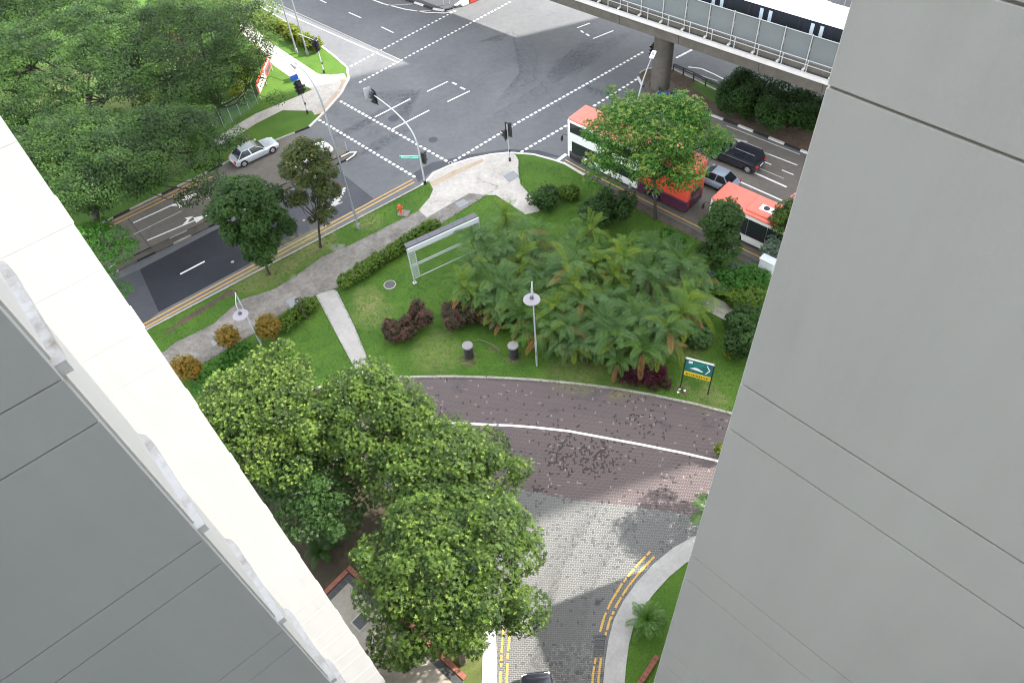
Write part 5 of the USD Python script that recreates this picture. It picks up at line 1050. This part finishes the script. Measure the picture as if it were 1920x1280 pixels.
def bus(name, label, L, Wd, Ht, loc, heading, double):
    t = thing(name, label, 'bus', (loc[0], loc[1], .012), heading); hl, hw = L / 2, Wd / 2
    split = -1.4 if double else -hl - 1
    z1 = 3.0 if not double else 2.15
    def shell_(x0, x1, za, zb, mat, nm, r=.10, w2=hw):
        m = rbox(x0, x1, -w2, w2, za, zb, r, 14)
        for wxx in (hl - 2.6, -hl + 3.1): m = m - m3.Manifold.cylinder(Wd + 1, .58, .58, 28, True).rotate([90, 0, 0]).translate([wxx, 0, .46])
        return MB().man(m).build(nm, mat, t, smooth=35)
    if double:
        shell_(split + .003, hl, .26, Ht - .20, 'bus_white', 'body', .16); rear = shell_(-hl, split - .003, 1.32, Ht - .20, 'bus_red', 'rear_body', .12); tag(rear, 'red upper rear body of the bus')
        lowr = shell_(-hl + .004, split - .003, .26, 1.317, 'bus_purple', 'lower_rear_body', .10); tag(lowr, 'dark purple lower rear body of the bus')
        MB().man(rbox(-hl - .015, hl - .10, -hw + .02, hw - .02, Ht - .30, Ht, .13, 14)).build('roof', 'bus_roof_red', t, smooth=35)
        for x in (hl - 2.2, -hl + 2.6): MB().man(rbox(x - .35, x + .35, -.3, .3, Ht - .02, Ht + .05, .03, 8)).build('roof_hatch', 'bus_roof_red', t)
        for x in (hl - 1.2, hl - 3.4, hl - 5.6, hl - 7.8, -hl + 1.2): MB().box((x, 0, Ht + .001), (.03, 2.2, .004)).build('roof_seam', 'bus_red', t)
        for y in (-.62, .62): MB().box((.2, y, Ht + .002), (L - 1.2, .025, .005)).build('roof_seam', 'bus_red', t)
    else:
        shell_(-hl, hl, .26, Ht - .15, 'bus_white', 'body', .14)
        rf = MB().man(rbox(-hl + .0, hl - .05, -hw - .005, hw + .005, Ht - .34, Ht - .03, .12, 14)).build('roof', 'bus_roof_red', t, smooth=35)
        MB().man(rbox(-hl + .5, hl - 2.9, -hw + .22, hw - .22, Ht - .10, Ht + .16, .12, 14)).build('roof_pod', 'bus_roof_red', rf, smooth=35)
        ac = MB().man(rbox(hl - 7.6, hl - 3.7, -.12, .52, Ht + .10, Ht + .22, .03, 8)).build('air_unit', 'lamp_clear', rf)
        for k in range(4): MB().lathe([(.24, 0), (.24, .02), (.0, .022)], (hl - 4.2 - k * .82, .20, Ht + .222), 18).build('fan', 'black', ac)
        MB().man(rbox(hl - 7.45, hl - 7.0, -.02, .44, Ht + .21, Ht + .26, .02, 8)).build('hatch', 'signal_green', ac)
    def band(x0, x1, za, zb, npan, nm='side_window', mat='glass_dark'):
        for sg in (-1, 1):
            dx = (x1 - x0) / npan
            for k in range(npan):
                a, b = x0 + k * dx + .012, x0 + (k + 1) * dx - .012; y = sg * (hw + .004)
                q = [(a, y, za), (b, y, za), (b, y, zb), (a, y, zb)]
                MB().plate(q if sg < 0 else q[::-1], .015).build(nm, mat, t)
    if double:
        band(split + .3, hl - .35, 3.02, 3.95, 5); band(split + .2, hl - .55, 1.05, 2.15, 4); band(-hl + .6, split - .1, 3.05, 3.9, 3)
        for sg in (-1,):  # doors on the kerb side
            pass
        q = [(hl + .004, -hw + .16, 2.75), (hl + .004, hw - .16, 2.75), (hl - .02, hw - .18, 3.98), (hl - .02, -hw + .18, 3.98)]; MB().plate(q, .015).build('upper_windscreen', 'glass_dark', t)
        q = [(hl + .004, -hw + .12, .95), (hl + .004, hw - .12, .95), (hl + .004, hw - .12, 2.3), (hl + .004, -hw + .12, 2.3)]; MB().plate(q, .015).build('windscreen', 'glass_dark', t)
        for sg in (-1, 1): MB().plate([(hl - 1.9, sg * (hw + .006), .30), (hl - .3, sg * (hw + .006), .30), (hl - .3, sg * (hw + .006), 1.06), (hl - 1.9, sg * (hw + .006), 1.06)][::1 if sg < 0 else -1], .015).build('door', 'black_gloss', t)
        MB().plate([(-hl - .004, hw - .5, 1.5), (-hl - .004, -hw + .5, 1.5), (-hl - .004, -hw + .5, 2.1), (-hl - .004, hw - .5, 2.1)], .012).build('rear_window', 'glass_dark', t)
        MB().box((-hl - .01, -.2, 1.12), (.02, .8, .10)).build('lettering_strip', 'lamp_disc', t)
    else:
        band(-hl + .5, hl - .2, 1.02, 2.62, 7)
        q = [(hl + .004, -hw + .10, .75), (hl + .004, hw - .10, .75), (hl - .0, hw - .12, 2.75), (hl - .0, -hw + .12, 2.75)]; MB().plate(q, .015).build('windscreen', 'glass_dark', t)
        for sg in (-1, 1): MB().plate([(hl - 1.6, sg * (hw + .008), .30), (hl - .3, sg * (hw + .008), .30), (hl - .3, sg * (hw + .008), 2.6), (hl - 1.6, sg * (hw + .008), 2.6)][::1 if sg < 0 else -1], .015).build('door', 'black_gloss', t)
    for sg in (-1, 1):
        for x in (hl - 2.6, -hl + 3.1): wheel(t, x, sg * (hw - .04), .46, .28, sg)
        mz = 2.5 if double else 2.45
        mr = MB().tube([(hl - .1, sg * (hw - .1), mz), (hl + .35, sg * (hw + .12), mz + .05), (hl + .42, sg * (hw + .2), mz - .15)], .03, 6).build('mirror_arm', 'black', t)
        MB().man(rbox(hl + .34, hl + .50, sg * (hw + .2) - .10, sg * (hw + .2) + .10, mz - .60, mz - .12, .04, 8)).build('mirror', 'black', mr)
        MB().man(rbox(hl - .05, hl + .03, sg * .85 - .18, sg * .85 + .18, .55, .75, .03, 8)).build('headlight', 'lamp_clear', t)
        MB().man(rbox(-hl - .03, -hl + .05, sg * 1.0 - .10, sg * 1.0 + .10, .8, 1.25, .03, 8)).build('taillight', 'lamp_red', t)
    return t
ubus = U(133.6); a0 = G(1287, 406)[:2]; a1 = G(1061, 297)[:2]; ub = (a1 - a0) / np.linalg.norm(a1 - a0); nb_ = np.array([ub[1], -ub[0]]); nb_ = nb_ if nb_ @ np.array([.7, .7]) > 0 else -nb_
cdd = (a0 + a1) / 2 + nb_ * 1.25
bus('double_decker_bus', 'red and white double-decker bus with purple tail, half hidden by the flowering tree', 12.6, 2.5, 4.4, cdd, math.atan2(ub[1], ub[0]), True)
f0 = np.array(G(1331, 371, 3.0)[:2]); f1 = np.array(G(1366, 341, 3.0)[:2]); us = U(134.2); csd = (f0 + f1) / 2 - us * 6.0
bus('single_deck_bus', 'single-deck bus with salmon red roof and four fans, behind the double-decker', 12.0, 2.5, 3.15, csd, math.radians(134.2), False)

# ---------------------------------------------------------------- street furniture
def signal_head(owner, c, face, n=3, back=True, side='black'):
    """Lamp housing: c its centre, face the direction it looks towards."""
    f_ = U(face); rz = math.radians(face); hh = .36 * n / 2
    hd = MB().box(c, (.26, .34, hh * 2 + .06), rz, .03).build('signal_head', side, owner)
    if back: MB().box((c[0] - f_[0] * .10, c[1] - f_[1] * .10, c[2]), (.03, .66, hh * 2 + .36), rz, .01).build('backboard', side, hd)
    for i in range(n):
        z = c[2] + hh - .19 - i * .36; p = np.array([c[0], c[1]]) + f_ * .135
        a = np.linspace(-.3, PI + .3, 10); sd = np.array([-f_[1], f_[0]]); v = []
        for q_ in (0, .22):
            for t in a: v.append((*(p + f_ * q_ * (.75 + .25 * math.sin(t)) + sd * .14 * math.cos(t)), z + .14 * math.sin(t)))
        m = MB().add(v, [(k, k + 1, k + 11, k + 10) for k in range(9)]); m.build('hood', side, hd)
        disc = [(*(p + f_ * .004 + sd * .12 * math.cos(t)), z + .12 * math.sin(t)) for t in np.linspace(0, 2 * PI, 14, endpoint=False)]
        MB().add(disc, [(0, k, k + 1) for k in range(1, 13)]).build('lens', ('lamp_red', 'tactile', 'signal_green')[i % 3] if False else 'black_gloss', hd)
def signal_pole(label, px, py, h, heads, group=None, extra=None, top=None, name='traffic_signal'):
    b = G(px, py, .1); t = thing(name, label, 'traffic light', (b[0], b[1], .1)); MB().tube([(0, 0, 0), (0, 0, h)], .055, 10).build('pole', 'pole_grey', t)
    MB().lathe([(.10, 0), (.10, .35), (.06, .40)], (0, 0, 0), 12).build('base', 'black', t)
    for (dx, dy, z, face, n) in heads: signal_head(t, (dx, dy, z), face, n)
    MB().box((.06, -.05, 1.15), (.13, .13, .24), .6, .02).build('push_button', 'black', t)
    return t
signal_pole('traffic light on a pole at the near corner plaza, facing the junction', 956, 302, 3.9, [(.15, .12, 3.3, 60, 3), (-.22, .05, 2.9, 150, 2)])
t1 = signal_pole('traffic light at the far footpath corner with a small blue sign on top', 577, 213, 3.7, [(.05, -.22, 3.0, -60, 3), (-.2, .1, 2.9, 200, 3), (.22, .05, 2.8, 20, 2)])
MB().box((-.25, .15, 3.9), (.05, .8, .55), 2.2, .01).build('sign_plate', 'sign_blue', t1); MB().box((-.25, .15, 3.55), (.04, .55, .12), 2.2).build('name_plate', 'sign_green', t1)
t2 = signal_pole('traffic light with a horizontal arm on the grass by the yellow hedge', 608, 137, 3.7, [(.12, -.12, 3.2, -30, 3)])
MB().tube([(0, 0, 3.65), (-1.6, 1.3, 3.75), (-1.9, 1.55, 3.75)], .035, 8).build('arm', 'pole_grey', t2)
signal_head(t2, (-.30, .25, 3.2), 250, 2)
t3 = signal_pole('traffic light in front of the round viaduct pier', 1222, 150, 3.9, [(-.18, -.02, 3.2, 190, 3)])
MB().tube([(.45, -.45, 0), (.45, -.45, 3.9)], .06, 10).build('pole', 'pole_grey', t3); MB().box((.35, -.35, 3.4), (.05, .75, .8), .9, .01).build('sign_plate', 'sign_blue', t3); MB().box((.5, -.5, 1.9), (.12, .5, 1.0), .9, .02).build('control_box', 'sign_blue', t3)
# gantry signal with curved arm
gb = G(797, 345, .1); gt = thing('gantry_signal', 'traffic light on a tall grey pole curving out over the crossing', 'traffic light', (gb[0], gb[1], .1))
E_ = G(700, 178, 6.2) - np.array([gb[0], gb[1], .1]); arm = []
for t in np.linspace(0, 1, 18):
    # straight up, then curving over to the head
    if t < .45: arm.append(np.array([0, 0, t / .45 * 3.9]))
    else:
        u_ = (t - .45) / .55; P0, P1_, P2, P3 = np.array([0, 0, 3.9]), np.array([0, 0, 5.6]), np.array([E_[0] * .25, E_[1] * .25, 6.3]), E_
        arm.append((1 - u_) ** 3 * P0 + 3 * (1 - u_) ** 2 * u_ * P1_ + 3 * (1 - u_) * u_ ** 2 * P2 + u_ ** 3 * P3)
MB().tube(arm, np.linspace(.085, .05, len(arm)), 10).build('pole', 'pole_grey', gt, smooth=True); MB().lathe([(.13, 0), (.13, .35), (.09, .40)], (0, 0, 0), 12).build('base', 'black', gt)
signal_head(gt, tuple(E_ + np.array([0, 0, -.25])), 215, 3); signal_head(gt, tuple(E_ + np.array([-.55, .25, .12])), 125, 2, back=True, side='pole_grey')
signal_head(gt, (.30, .05, 2.75), 60, 3, back=False)
fA = U(ANG_A); nm = thing('street_name_sign', 'small green street name sign on the curved traffic light pole', 'street sign', (gb[0], gb[1], 2.9))
a_, b_ = np.array([-.08, 0]), np.array(G(757, 294, 3.0)[:2]) - gb[:2]; dn = b_ / np.linalg.norm(b_); ln = 1.75; rz = math.atan2(dn[1], dn[0]); cS = dn * (ln / 2 + .06)
MB().box((cS[0], cS[1], .05), (ln, .03, .30), rz, .008).build('panel', 'sign_green', nm); nn = np.array([-dn[1], dn[0]]); nn = nn if nn[1] < 0 else -nn
MB().box((cS[0], cS[1], .205), (ln, .036, .02), rz).build('rim', 'sign_white', nm)
rr2 = random.Random(5); x = -ln / 2 + .14
while x < ln / 2 - .14:
    w_ = rr2.uniform(.04, .10); p = cS - dn * (x + w_ / 2) + nn * .018; MB().box((p[0], p[1], .05 + rr2.uniform(-.02, .02)), (w_, .006, rr2.uniform(.09, .15)), rz).build('letter', 'sign_white', nm); x += w_ + .035
# street lamps
def street_lamp(label, px, py, h, tip, arm_h, headlen=.8, name='street_lamp', r=.09):
    b = G(px, py, .1); t = thing(name, label, 'street lamp', (b[0], b[1], .1)); E_ = G(*tip, h + arm_h) - np.array([b[0], b[1], .1]); pts = [np.array([0, 0, z]) for z in np.linspace(0, h * .86, 6)]
    P0, P1_, P2, P3 = pts[-1], np.array([0, 0, h * 1.0]), np.array([E_[0] * .3, E_[1] * .3, E_[2]]), E_
    for u_ in np.linspace(0, 1, 11)[1:]: pts.append((1 - u_) ** 3 * P0 + 3 * (1 - u_) ** 2 * u_ * P1_ + 3 * (1 - u_) * u_ ** 2 * P2 + u_ ** 3 * P3)
    MB().tube(pts, np.linspace(r, r * .45, len(pts)), 10).build('pole', 'lamp_pole', t, smooth=True); MB().lathe([(r * 1.7, 0), (r * 1.7, .5), (r * 1.05, .55)], (0, 0, 0), 12).build('base', 'lamp_pole', t)
    d = E_[:2] / np.linalg.norm(E_[:2]); rz = math.atan2(d[1], d[0]); hc = E_ + np.array([*d * headlen * .4, .02])
    hd = MB().man(hull([(hc[0] + d[0] * s * headlen / 2 - d[1] * q_ * .13, hc[1] + d[1] * s * headlen / 2 + d[0] * q_ * .13, hc[2]) for s in (-1, 1) for q_ in (-1, 1)], .06)).build('lamp_head', 'lamp_clear', t, smooth=40)
    MB().box((hc[0], hc[1], hc[2] + .065), (headlen * .5, .2, .02), rz, .005).build('cover', 'lamp_disc', hd)
    return t
street_lamp('tall grey street lamp on the verge with a long curved arm', 673, 428, 13.0, (560, 125), 1.2, .9)
street_lamp('grey street lamp with arm and white head rising behind the flowering tree', 1182, 352, 8.6, (1222, 108), .9, 1.0)
street_lamp('thin lamp post by the yellow hedge, left one of the pair', 557, 100, 8.5, (500, -70), 1.0)
street_lamp('lamp post bent at the top by the yellow hedge, right one of the pair', 577, 103, 7.5, (575, -60), .8)
# garden lamps with round discs
def garden_lamp(label, px, py, h, disc, dz):
    b = G(px, py, .1); t = thing('garden_lamp', label, 'garden lamp', (b[0], b[1], .1)); MB().tube([(0, 0, 0), (0, 0, 2.6), (0, 0, 2.62), (0, 0, h)], [.085, .08, .055, .045], 10).build('pole', 'galvanised', t)
    E_ = G(*disc, dz) - np.array([b[0], b[1], .1]); br = MB().tube([(0, 0, h - .05), (E_[0] * .3, E_[1] * .3, h - .1), (E_[0] * .9, E_[1] * .9, E_[2] + .9), (E_[0], E_[1], E_[2] + .2)], .03, 8).build('bracket', 'galvanised', t, smooth=True)
    hd = MB().lathe([(.08, .28), (.14, .12), (.20, .08), (.52, .02), (.55, -.02), (.50, -.05), (.2, -.06)], tuple(E_), 26).build('lamp_disc', 'lamp_disc', t, smooth=40)
    MB().lathe([(.0, .30), (.10, .29), (.15, .11), (.15, .09)], tuple(E_ + np.array([0, 0, .005])), 18).build('cap', 'lamp_disc_dark', hd)
    return t
garden_lamp('garden lamp with round disc standing on the lawn in front of the palms', 1007, 685, 8.5, (997, 561), 7.4)
garden_lamp('garden lamp with round disc hanging from a bracket beside the orange shrubs', 490, 645, 5.6, (451, 590), 4.5)
# bollard vents
for px, py, lab, cap in ((880, 668, 'black cylindrical vent bollard with pale round cap, left one with the hose', 'bollard_cap'), (964, 668, 'black cylindrical vent bollard with pinkish cap, right one', 'bollard_cap')):
    b = G(px, py, .1); t = thing('vent_bollard', lab, 'bollard', (b[0], b[1], .1)); bd = MB().lathe([(.34, 0), (.34, .12), (.31, .14), (.31, 1.12), (.35, 1.16)], (0, 0, 0), 24).build('body', 'bollard_body', t, smooth=30)
    for k in range(6): MB().lathe([(.312, .35 + k * .12), (.328, .37 + k * .12), (.328, .40 + k * .12), (.312, .42 + k * .12)], (0, 0, 0), 24).build('rib', 'bollard_body', bd)
    MB().lathe([(.33, 1.16), (.39, 1.18), (.39, 1.27), (.36, 1.30), (0, 1.31)], (0, 0, 0), 26).build('cap', cap, t, smooth=30)
h_ = [G(*p, .16) for p in ((888, 640), (897, 637), (910, 640), (922, 645), (932, 652), (937, 658), (934, 664))]
tag(MB().tube(h_, .035, 6).build('garden_hose', 'hose', smooth=True), 'thin curved brown hose lying on the lawn between the vent bollards', 'hose')
# steel frame
fa, fb = G(778, 531, .1), G(905, 472, .1); fl = fb - fa; Lf = np.linalg.norm(fl[:2]); rzf = math.atan2(fl[1], fl[0])
ft = thing('steel_frame', 'silver steel sign frame with ladder legs standing on the lawn', 'frame', fa, rzf)
Hf = 3.5
for x in (0, Lf):
    MB().tube([(x, 0, 0), (x, 0, Hf + .15)], .06, 8).build('leg', 'galvanised', ft); xx = x + (.55 if x == 0 else -.55); MB().tube([(xx, 0, .5), (xx, 0, Hf - .3)], .045, 8).build('leg', 'galvanised', ft)
    for k in range(13): MB().tube([(x, 0, .55 + k * .205), (xx, 0, .55 + k * .205)], .028, 6).build('rung', 'galvanised', ft)
    MB().box((x, -.0, .06), (.30, .30, .10), 0, .02).build('foot', 'galvanised', ft)
for z in (.50, 1.75, 1.92, Hf - .32): MB().tube([(0, 0, z), (Lf, 0, z)], .040, 8).build('rail', 'galvanised', ft)
MB().box((Lf / 2, -.02, Hf - .02), (Lf - .1, .10, .42), 0, .02).build('top_beam', 'cabinet_grey', ft)
for k in range(6): MB().box((Lf * (k + .5) / 6, .33, Hf + .22), (Lf / 6 - .02, .52, .05), 0, .01).build('top_board', 'lamp_disc_dark', ft)
# round manhole on the lawn
b = G(731, 534, .1); t = thing('manhole', 'round dark manhole cover with pale rim in the lawn beside the steel frame', 'manhole', (b[0], b[1], .1)); MB().lathe([(.50, 0), (.50, .03), (.42, .04)], (0, 0, 0), 26).build('rim', 'kerb_concrete', t); MB().lathe([(.42, .035), (.40, .05), (0, .052)], (0, 0, 0), 26).build('lid', 'manhole', t)
# hydrant on its pad
b = G(752, 400, .1); t = thing('hydrant', 'red fire hydrant on a square concrete pad on the verge', 'hydrant', (b[0], b[1], .1)); MB().box((.25, -.05, .03), (1.0, .8, .08), math.radians(-20), .01).build('pad', 'path_old', t)
MB().lathe([(.17, .06), (.17, .12), (.11, .14), (.11, .72), (.15, .74), (.15, .80), (.12, .90), (.05, .98), (0, .99)], (0, 0, 0), 16).build('body', 'hydrant_red', t, smooth=30)
for a in (.3, 1.87, 3.44): MB().tube([(.10 * math.cos(a), .10 * math.sin(a), .58), (.24 * math.cos(a), .24 * math.sin(a), .58)], .065, 10).build('outlet', 'hydrant_red', t)
# green direction sign
sa, sb = G(1276, 725, .1), G(1327, 739, .1); dl_ = sb - sa; Ls = np.linalg.norm(dl_[:2]); rzs = math.atan2(dl_[1], dl_[0]); sg_ = thing('direction_sign', 'dark green sign with white car and arrow over a yellow strip, on two black posts', 'sign', sa, rzs)
for x in (0, Ls): MB().box((x, 0, 1.62), (.08, .08, 3.24), 0, .01).build('post', 'black', sg_)
MB().box((Ls / 2, -.0, 2.52), (Ls - .09, .06, 1.22), 0, .01).build('panel', 'sign_teal', sg_); MB().box((Ls / 2, 0, 3.20), (Ls + .06, .14, .06), 0, .01).build('top_rail', 'rail_grey', sg_)
ys = MB().box((Ls / 2, -.0, 1.66), (Ls - .09, .06, .42), 0, .01).build('yellow_strip', 'sign_yellow', sg_)
def onface(name, pts, mat, y=-.0315, parent=None): MB().plate([(p[0], y, p[1]) for p in pts], .004).build(name, mat, parent or sg_)
X = lambda u_: .05 + u_ * (Ls - .1)
Zs = lambda v_: 1.93 + v_ * 1.18
onface('symbol', [(X(.10), Zs(.74)), (X(.25), Zs(.74)), (X(.25), Zs(.93)), (X(.10), Zs(.93))], 'sign_white')
for (a, b2, v0, v1) in ((.86, .91, .72, .90), ): pass
mb = MB(); mb.plate([(X(.76), -.0315, Zs(.88)), (X(.80), -.0315, Zs(.88)), (X(.93), -.0315, Zs(.50)), (X(.89), -.0315, Zs(.50))], .004); mb.plate([(X(.89), -.0318, Zs(.51)), (X(.93), -.0318, Zs(.51)), (X(.80), -.0318, Zs(.12)), (X(.76), -.0318, Zs(.12))], .004); mb.build('arrow', 'sign_white', sg_)
cp = [(.18, .30), (.66, .22), (.68, .30), (.58, .36), (.50, .46), (.34, .48), (.27, .38)]
v = [(X(a), -.0355, Zs(b2)) for a, b2 in cp]; MB().add(v + [(p[0], -.031, p[2]) for p in v], [(0, k, k + 1) for k in range(1, 6)] + [(k, k + 7, (k + 1) % 7 + 7) for k in range(7)] + [(k, (k + 1) % 7 + 7, (k + 1) % 7) for k in range(7)]).build('car_symbol', 'sign_white', sg_)
rr3 = random.Random(9)
for row, (z, hh, x0, x1, mt_) in enumerate(((.86, .07, .30, .72, 'sign_green'), (.74, .06, .30, .72, 'sign_green'), (.60, .05, .10, .60, 'sign_green'))):
    x = x0
    while x < x1:
        w_ = rr3.uniform(.012, .035); onface('letter', [(X(x), Zs(z)), (X(x + w_), Zs(z)), (X(x + w_), Zs(z + hh)), (X(x), Zs(z + hh))], mt_); x += w_ + .014
x = .08
while x < .90:
    w_ = rr3.uniform(.02, .05); onface('letter', [(X(x), 1.56), (X(x + w_), 1.56), (X(x + w_), 1.74), (X(x), 1.74)], 'tile_dark' if False else 'soil', parent=ys); x += w_ + rr3.uniform(.02, .05)
# white flowers at the sign post
R = np.random.default_rng(500); shrub('flower_patch', 'few small white flowers at the left post of the green sign', 'flowers', 1277, 733, [(0, 0, .12, .3, .25, .12)], 'leaf_dark', 60, .10, .05, 501, None, .01, 4, flowers=('flower_white', 26, .10))
# grey cabinet
b = G(1424, 510, .1); t = thing('utility_cabinet', 'pale grey utility cabinet on the verge against the right wall', 'cabinet', (b[0], b[1], .1), math.radians(-46)); MB().box((.45, 0, .06), (1.3, .75, .12), 0, .01).build('plinth', 'path_old', t); MB().box((.45, 0, .85), (1.15, .62, 1.46), 0, .03).build('body', 'cabinet_grey', t); MB().box((.45, 0, 1.62), (1.25, .72, .08), 0, .02).build('lid', 'cabinet_grey', t)
for x in (.17, .73): MB().box((x, -.32, .85), (.52, .02, 1.3), 0, .005).build('door', 'cabinet_grey', t)
# red sign board in the park, wire fence, park objects
p0, p1 = G(489, 186, .1), G(511, 132, .1); d = p1 - p0; Lb = np.linalg.norm(d[:2]); rz = math.atan2(d[1], d[0]); t = thing('banner_board', 'red and white banner board standing on the sunlit grass by the footpath', 'sign board', p0, rz)
for x in (.05, Lb * .5, Lb - .05): MB().box((x, 0, .9), (.08, .08, 1.8), 0, .01).build('post', 'pole_grey', t)
MB().box((Lb / 2, -.05, 1.15), (Lb, .05, 1.3), 0, .01).build('panel', 'sign_red', t); MB().box((Lb * .30, -.08, 1.0), (Lb * .52, .02, .85), 0).build('white_field', 'sign_white', t); MB().box((Lb * .80, -.08, .85), (Lb * .30, .02, .5), 0).build('picture', 'stain', t)
for k in range(5): MB().box((Lb * (.56 + .09 * k), -.08, 1.5), (Lb * .06, .02, .16), 0).build('letter', 'sign_white', t)
fp = [G(*p, .1) for p in ((404, 246), (436, 228), (468, 207), (484, 196))]; t = thing('wire_fence', 'green wire fence with pale posts in front of the dark trees', 'fence', fp[0])
for a in fp + [(fp[0] + fp[1]) / 2, (fp[1] + fp[2]) / 2]: q_ = a - fp[0]; MB().tube([(q_[0], q_[1], 0), (q_[0], q_[1], 2.2)], .03, 6).build('post', 'galvanised', t)
for a, c in zip(fp[:-1], fp[1:]):
    a, c = a - fp[0], c - fp[0]; MB().quad((a[0], a[1], .05), (c[0], c[1], .05), (c[0], c[1], 2.15), (a[0], a[1], 2.15)).build('wire_mesh', 'net_fence', t)
b = G(318, 98, .1); t = thing('white_bench', 'white slatted bench glimpsed through the rain tree crown', 'bench', (b[0], b[1], .1), .5)
for k in range(6): MB().box((0, -.3 + k * .13, .5), (2.4, .10, .05), 0, .01).build('slat', 'white_paint', t)
for k in range(4): MB().box((0, .42, .7 + k * .16), (2.4, .04, .12), 0, .01).build('back_slat', 'white_paint', t)
for x in (-1, 1): MB().box((x, 0, .24), (.08, .8, .48), 0, .01).build('leg', 'white_paint', t)
b = G(343, 92, .1); t = thing('red_slide', 'small red play slide glimpsed through the rain tree crown', 'slide', (b[0], b[1], .1), 1.2)
MB().plate([(-.4, -.9, .1), (.4, -.9, .1), (.4, .7, 1.5), (-.4, .7, 1.5)], .06).build('chute', 'sign_red', t)
for x in (-.42, .42): MB().plate([(x, -.9, .1), (x, .7, 1.5), (x, .7, 1.8), (x, -.9, .4)], .05).build('side', 'hydrant_red', t); MB().tube([(x, .72, 0), (x, .72, 2.2)], .04, 6).build('leg', 'sign_red', t)
# barriers and plants of signs on the top island
b = G(872, 8, .1); t = thing('plastic_barrier', 'red and white plastic road barriers on the tip of the top island', 'barrier', (b[0], b[1], .0), math.radians(30))
for k in range(4): MB().box((k * 1.05, 0, .45), (.98, .42, .9), 0, .08).build('block', ('sign_white', 'sign_red')[k % 2] if k else 'sign_white', t)
for i, (px, py, m_, lab) in enumerate(((832, 10, 'sign_blue', 'blue round sign on a short post on the top island'), (843, 8, 'sign_red', 'red sign on a short post on the top island beside the blue one'))):
    b = G(px, py, .1); t = thing('road_sign', lab, 'road sign', (b[0], b[1], .1), math.radians(-135)); MB().tube([(0, 0, 0), (0, 0, 1.7)], .035, 6).build('post', 'pole_grey', t)
    a = np.linspace(0, 2 * PI, 20, endpoint=False); f_ = [(.05, .34 * math.cos(q_), 1.45 + .34 * math.sin(q_)) for q_ in a]; g_ = [(.075, y, z) for _, y, z in f_]
    MB().add(f_ + g_, [(0, k + 1, k) for k in range(1, 19)] + [(20, 20 + k, 21 + k) for k in range(1, 19)] + [(k, (k + 1) % 20, (k + 1) % 20 + 20) for k in range(20)] + [(k, (k + 1) % 20 + 20, k + 20) for k in range(20)]).build('disc', m_, t)
# guard rail on the median and along it
gp_ = [G(*p, .14) for p in ((1262, 133), (1300, 150), (1345, 172), (1395, 196))]; t = thing('guard_rail', 'dark guard rail along the far edge of the median behind the pier', 'guard rail', gp_[0])
loc_ = [p - gp_[0] for p in gp_]
for z in (.55, .75): MB().tube([(p[0], p[1], z) for p in loc_], .07, 6).build('rail', 'stain', t)
for a, c in zip(loc_[:-1], loc_[1:]):
    for q_ in (0, .5): p = a + (c - a) * q_; MB().box((p[0], p[1], .36), (.12, .12, .74), math.radians(-40), .01).build('post', 'stain', t)
gp_ = [G(*p, .14) for p in ((1218, 164), (1255, 184), (1300, 203), (1355, 226))]; t = thing('guard_rail', 'low dark rail along the near kerb of the median by the blue car', 'guard rail', gp_[0]); loc_ = [p - gp_[0] for p in gp_]
MB().tube([(p[0], p[1], .6) for p in loc_], .035, 6).build('rail', 'black', t); MB().tube([(p[0], p[1], .3) for p in loc_], .03, 6).build('rail', 'black', t)
for a, c in zip(loc_[:-1], loc_[1:]):
    for q_ in (0, .5): p = a + (c - a) * q_; MB().tube([(p[0], p[1], 0), (p[0], p[1], .62)], .035, 6).build('post', 'black', t)
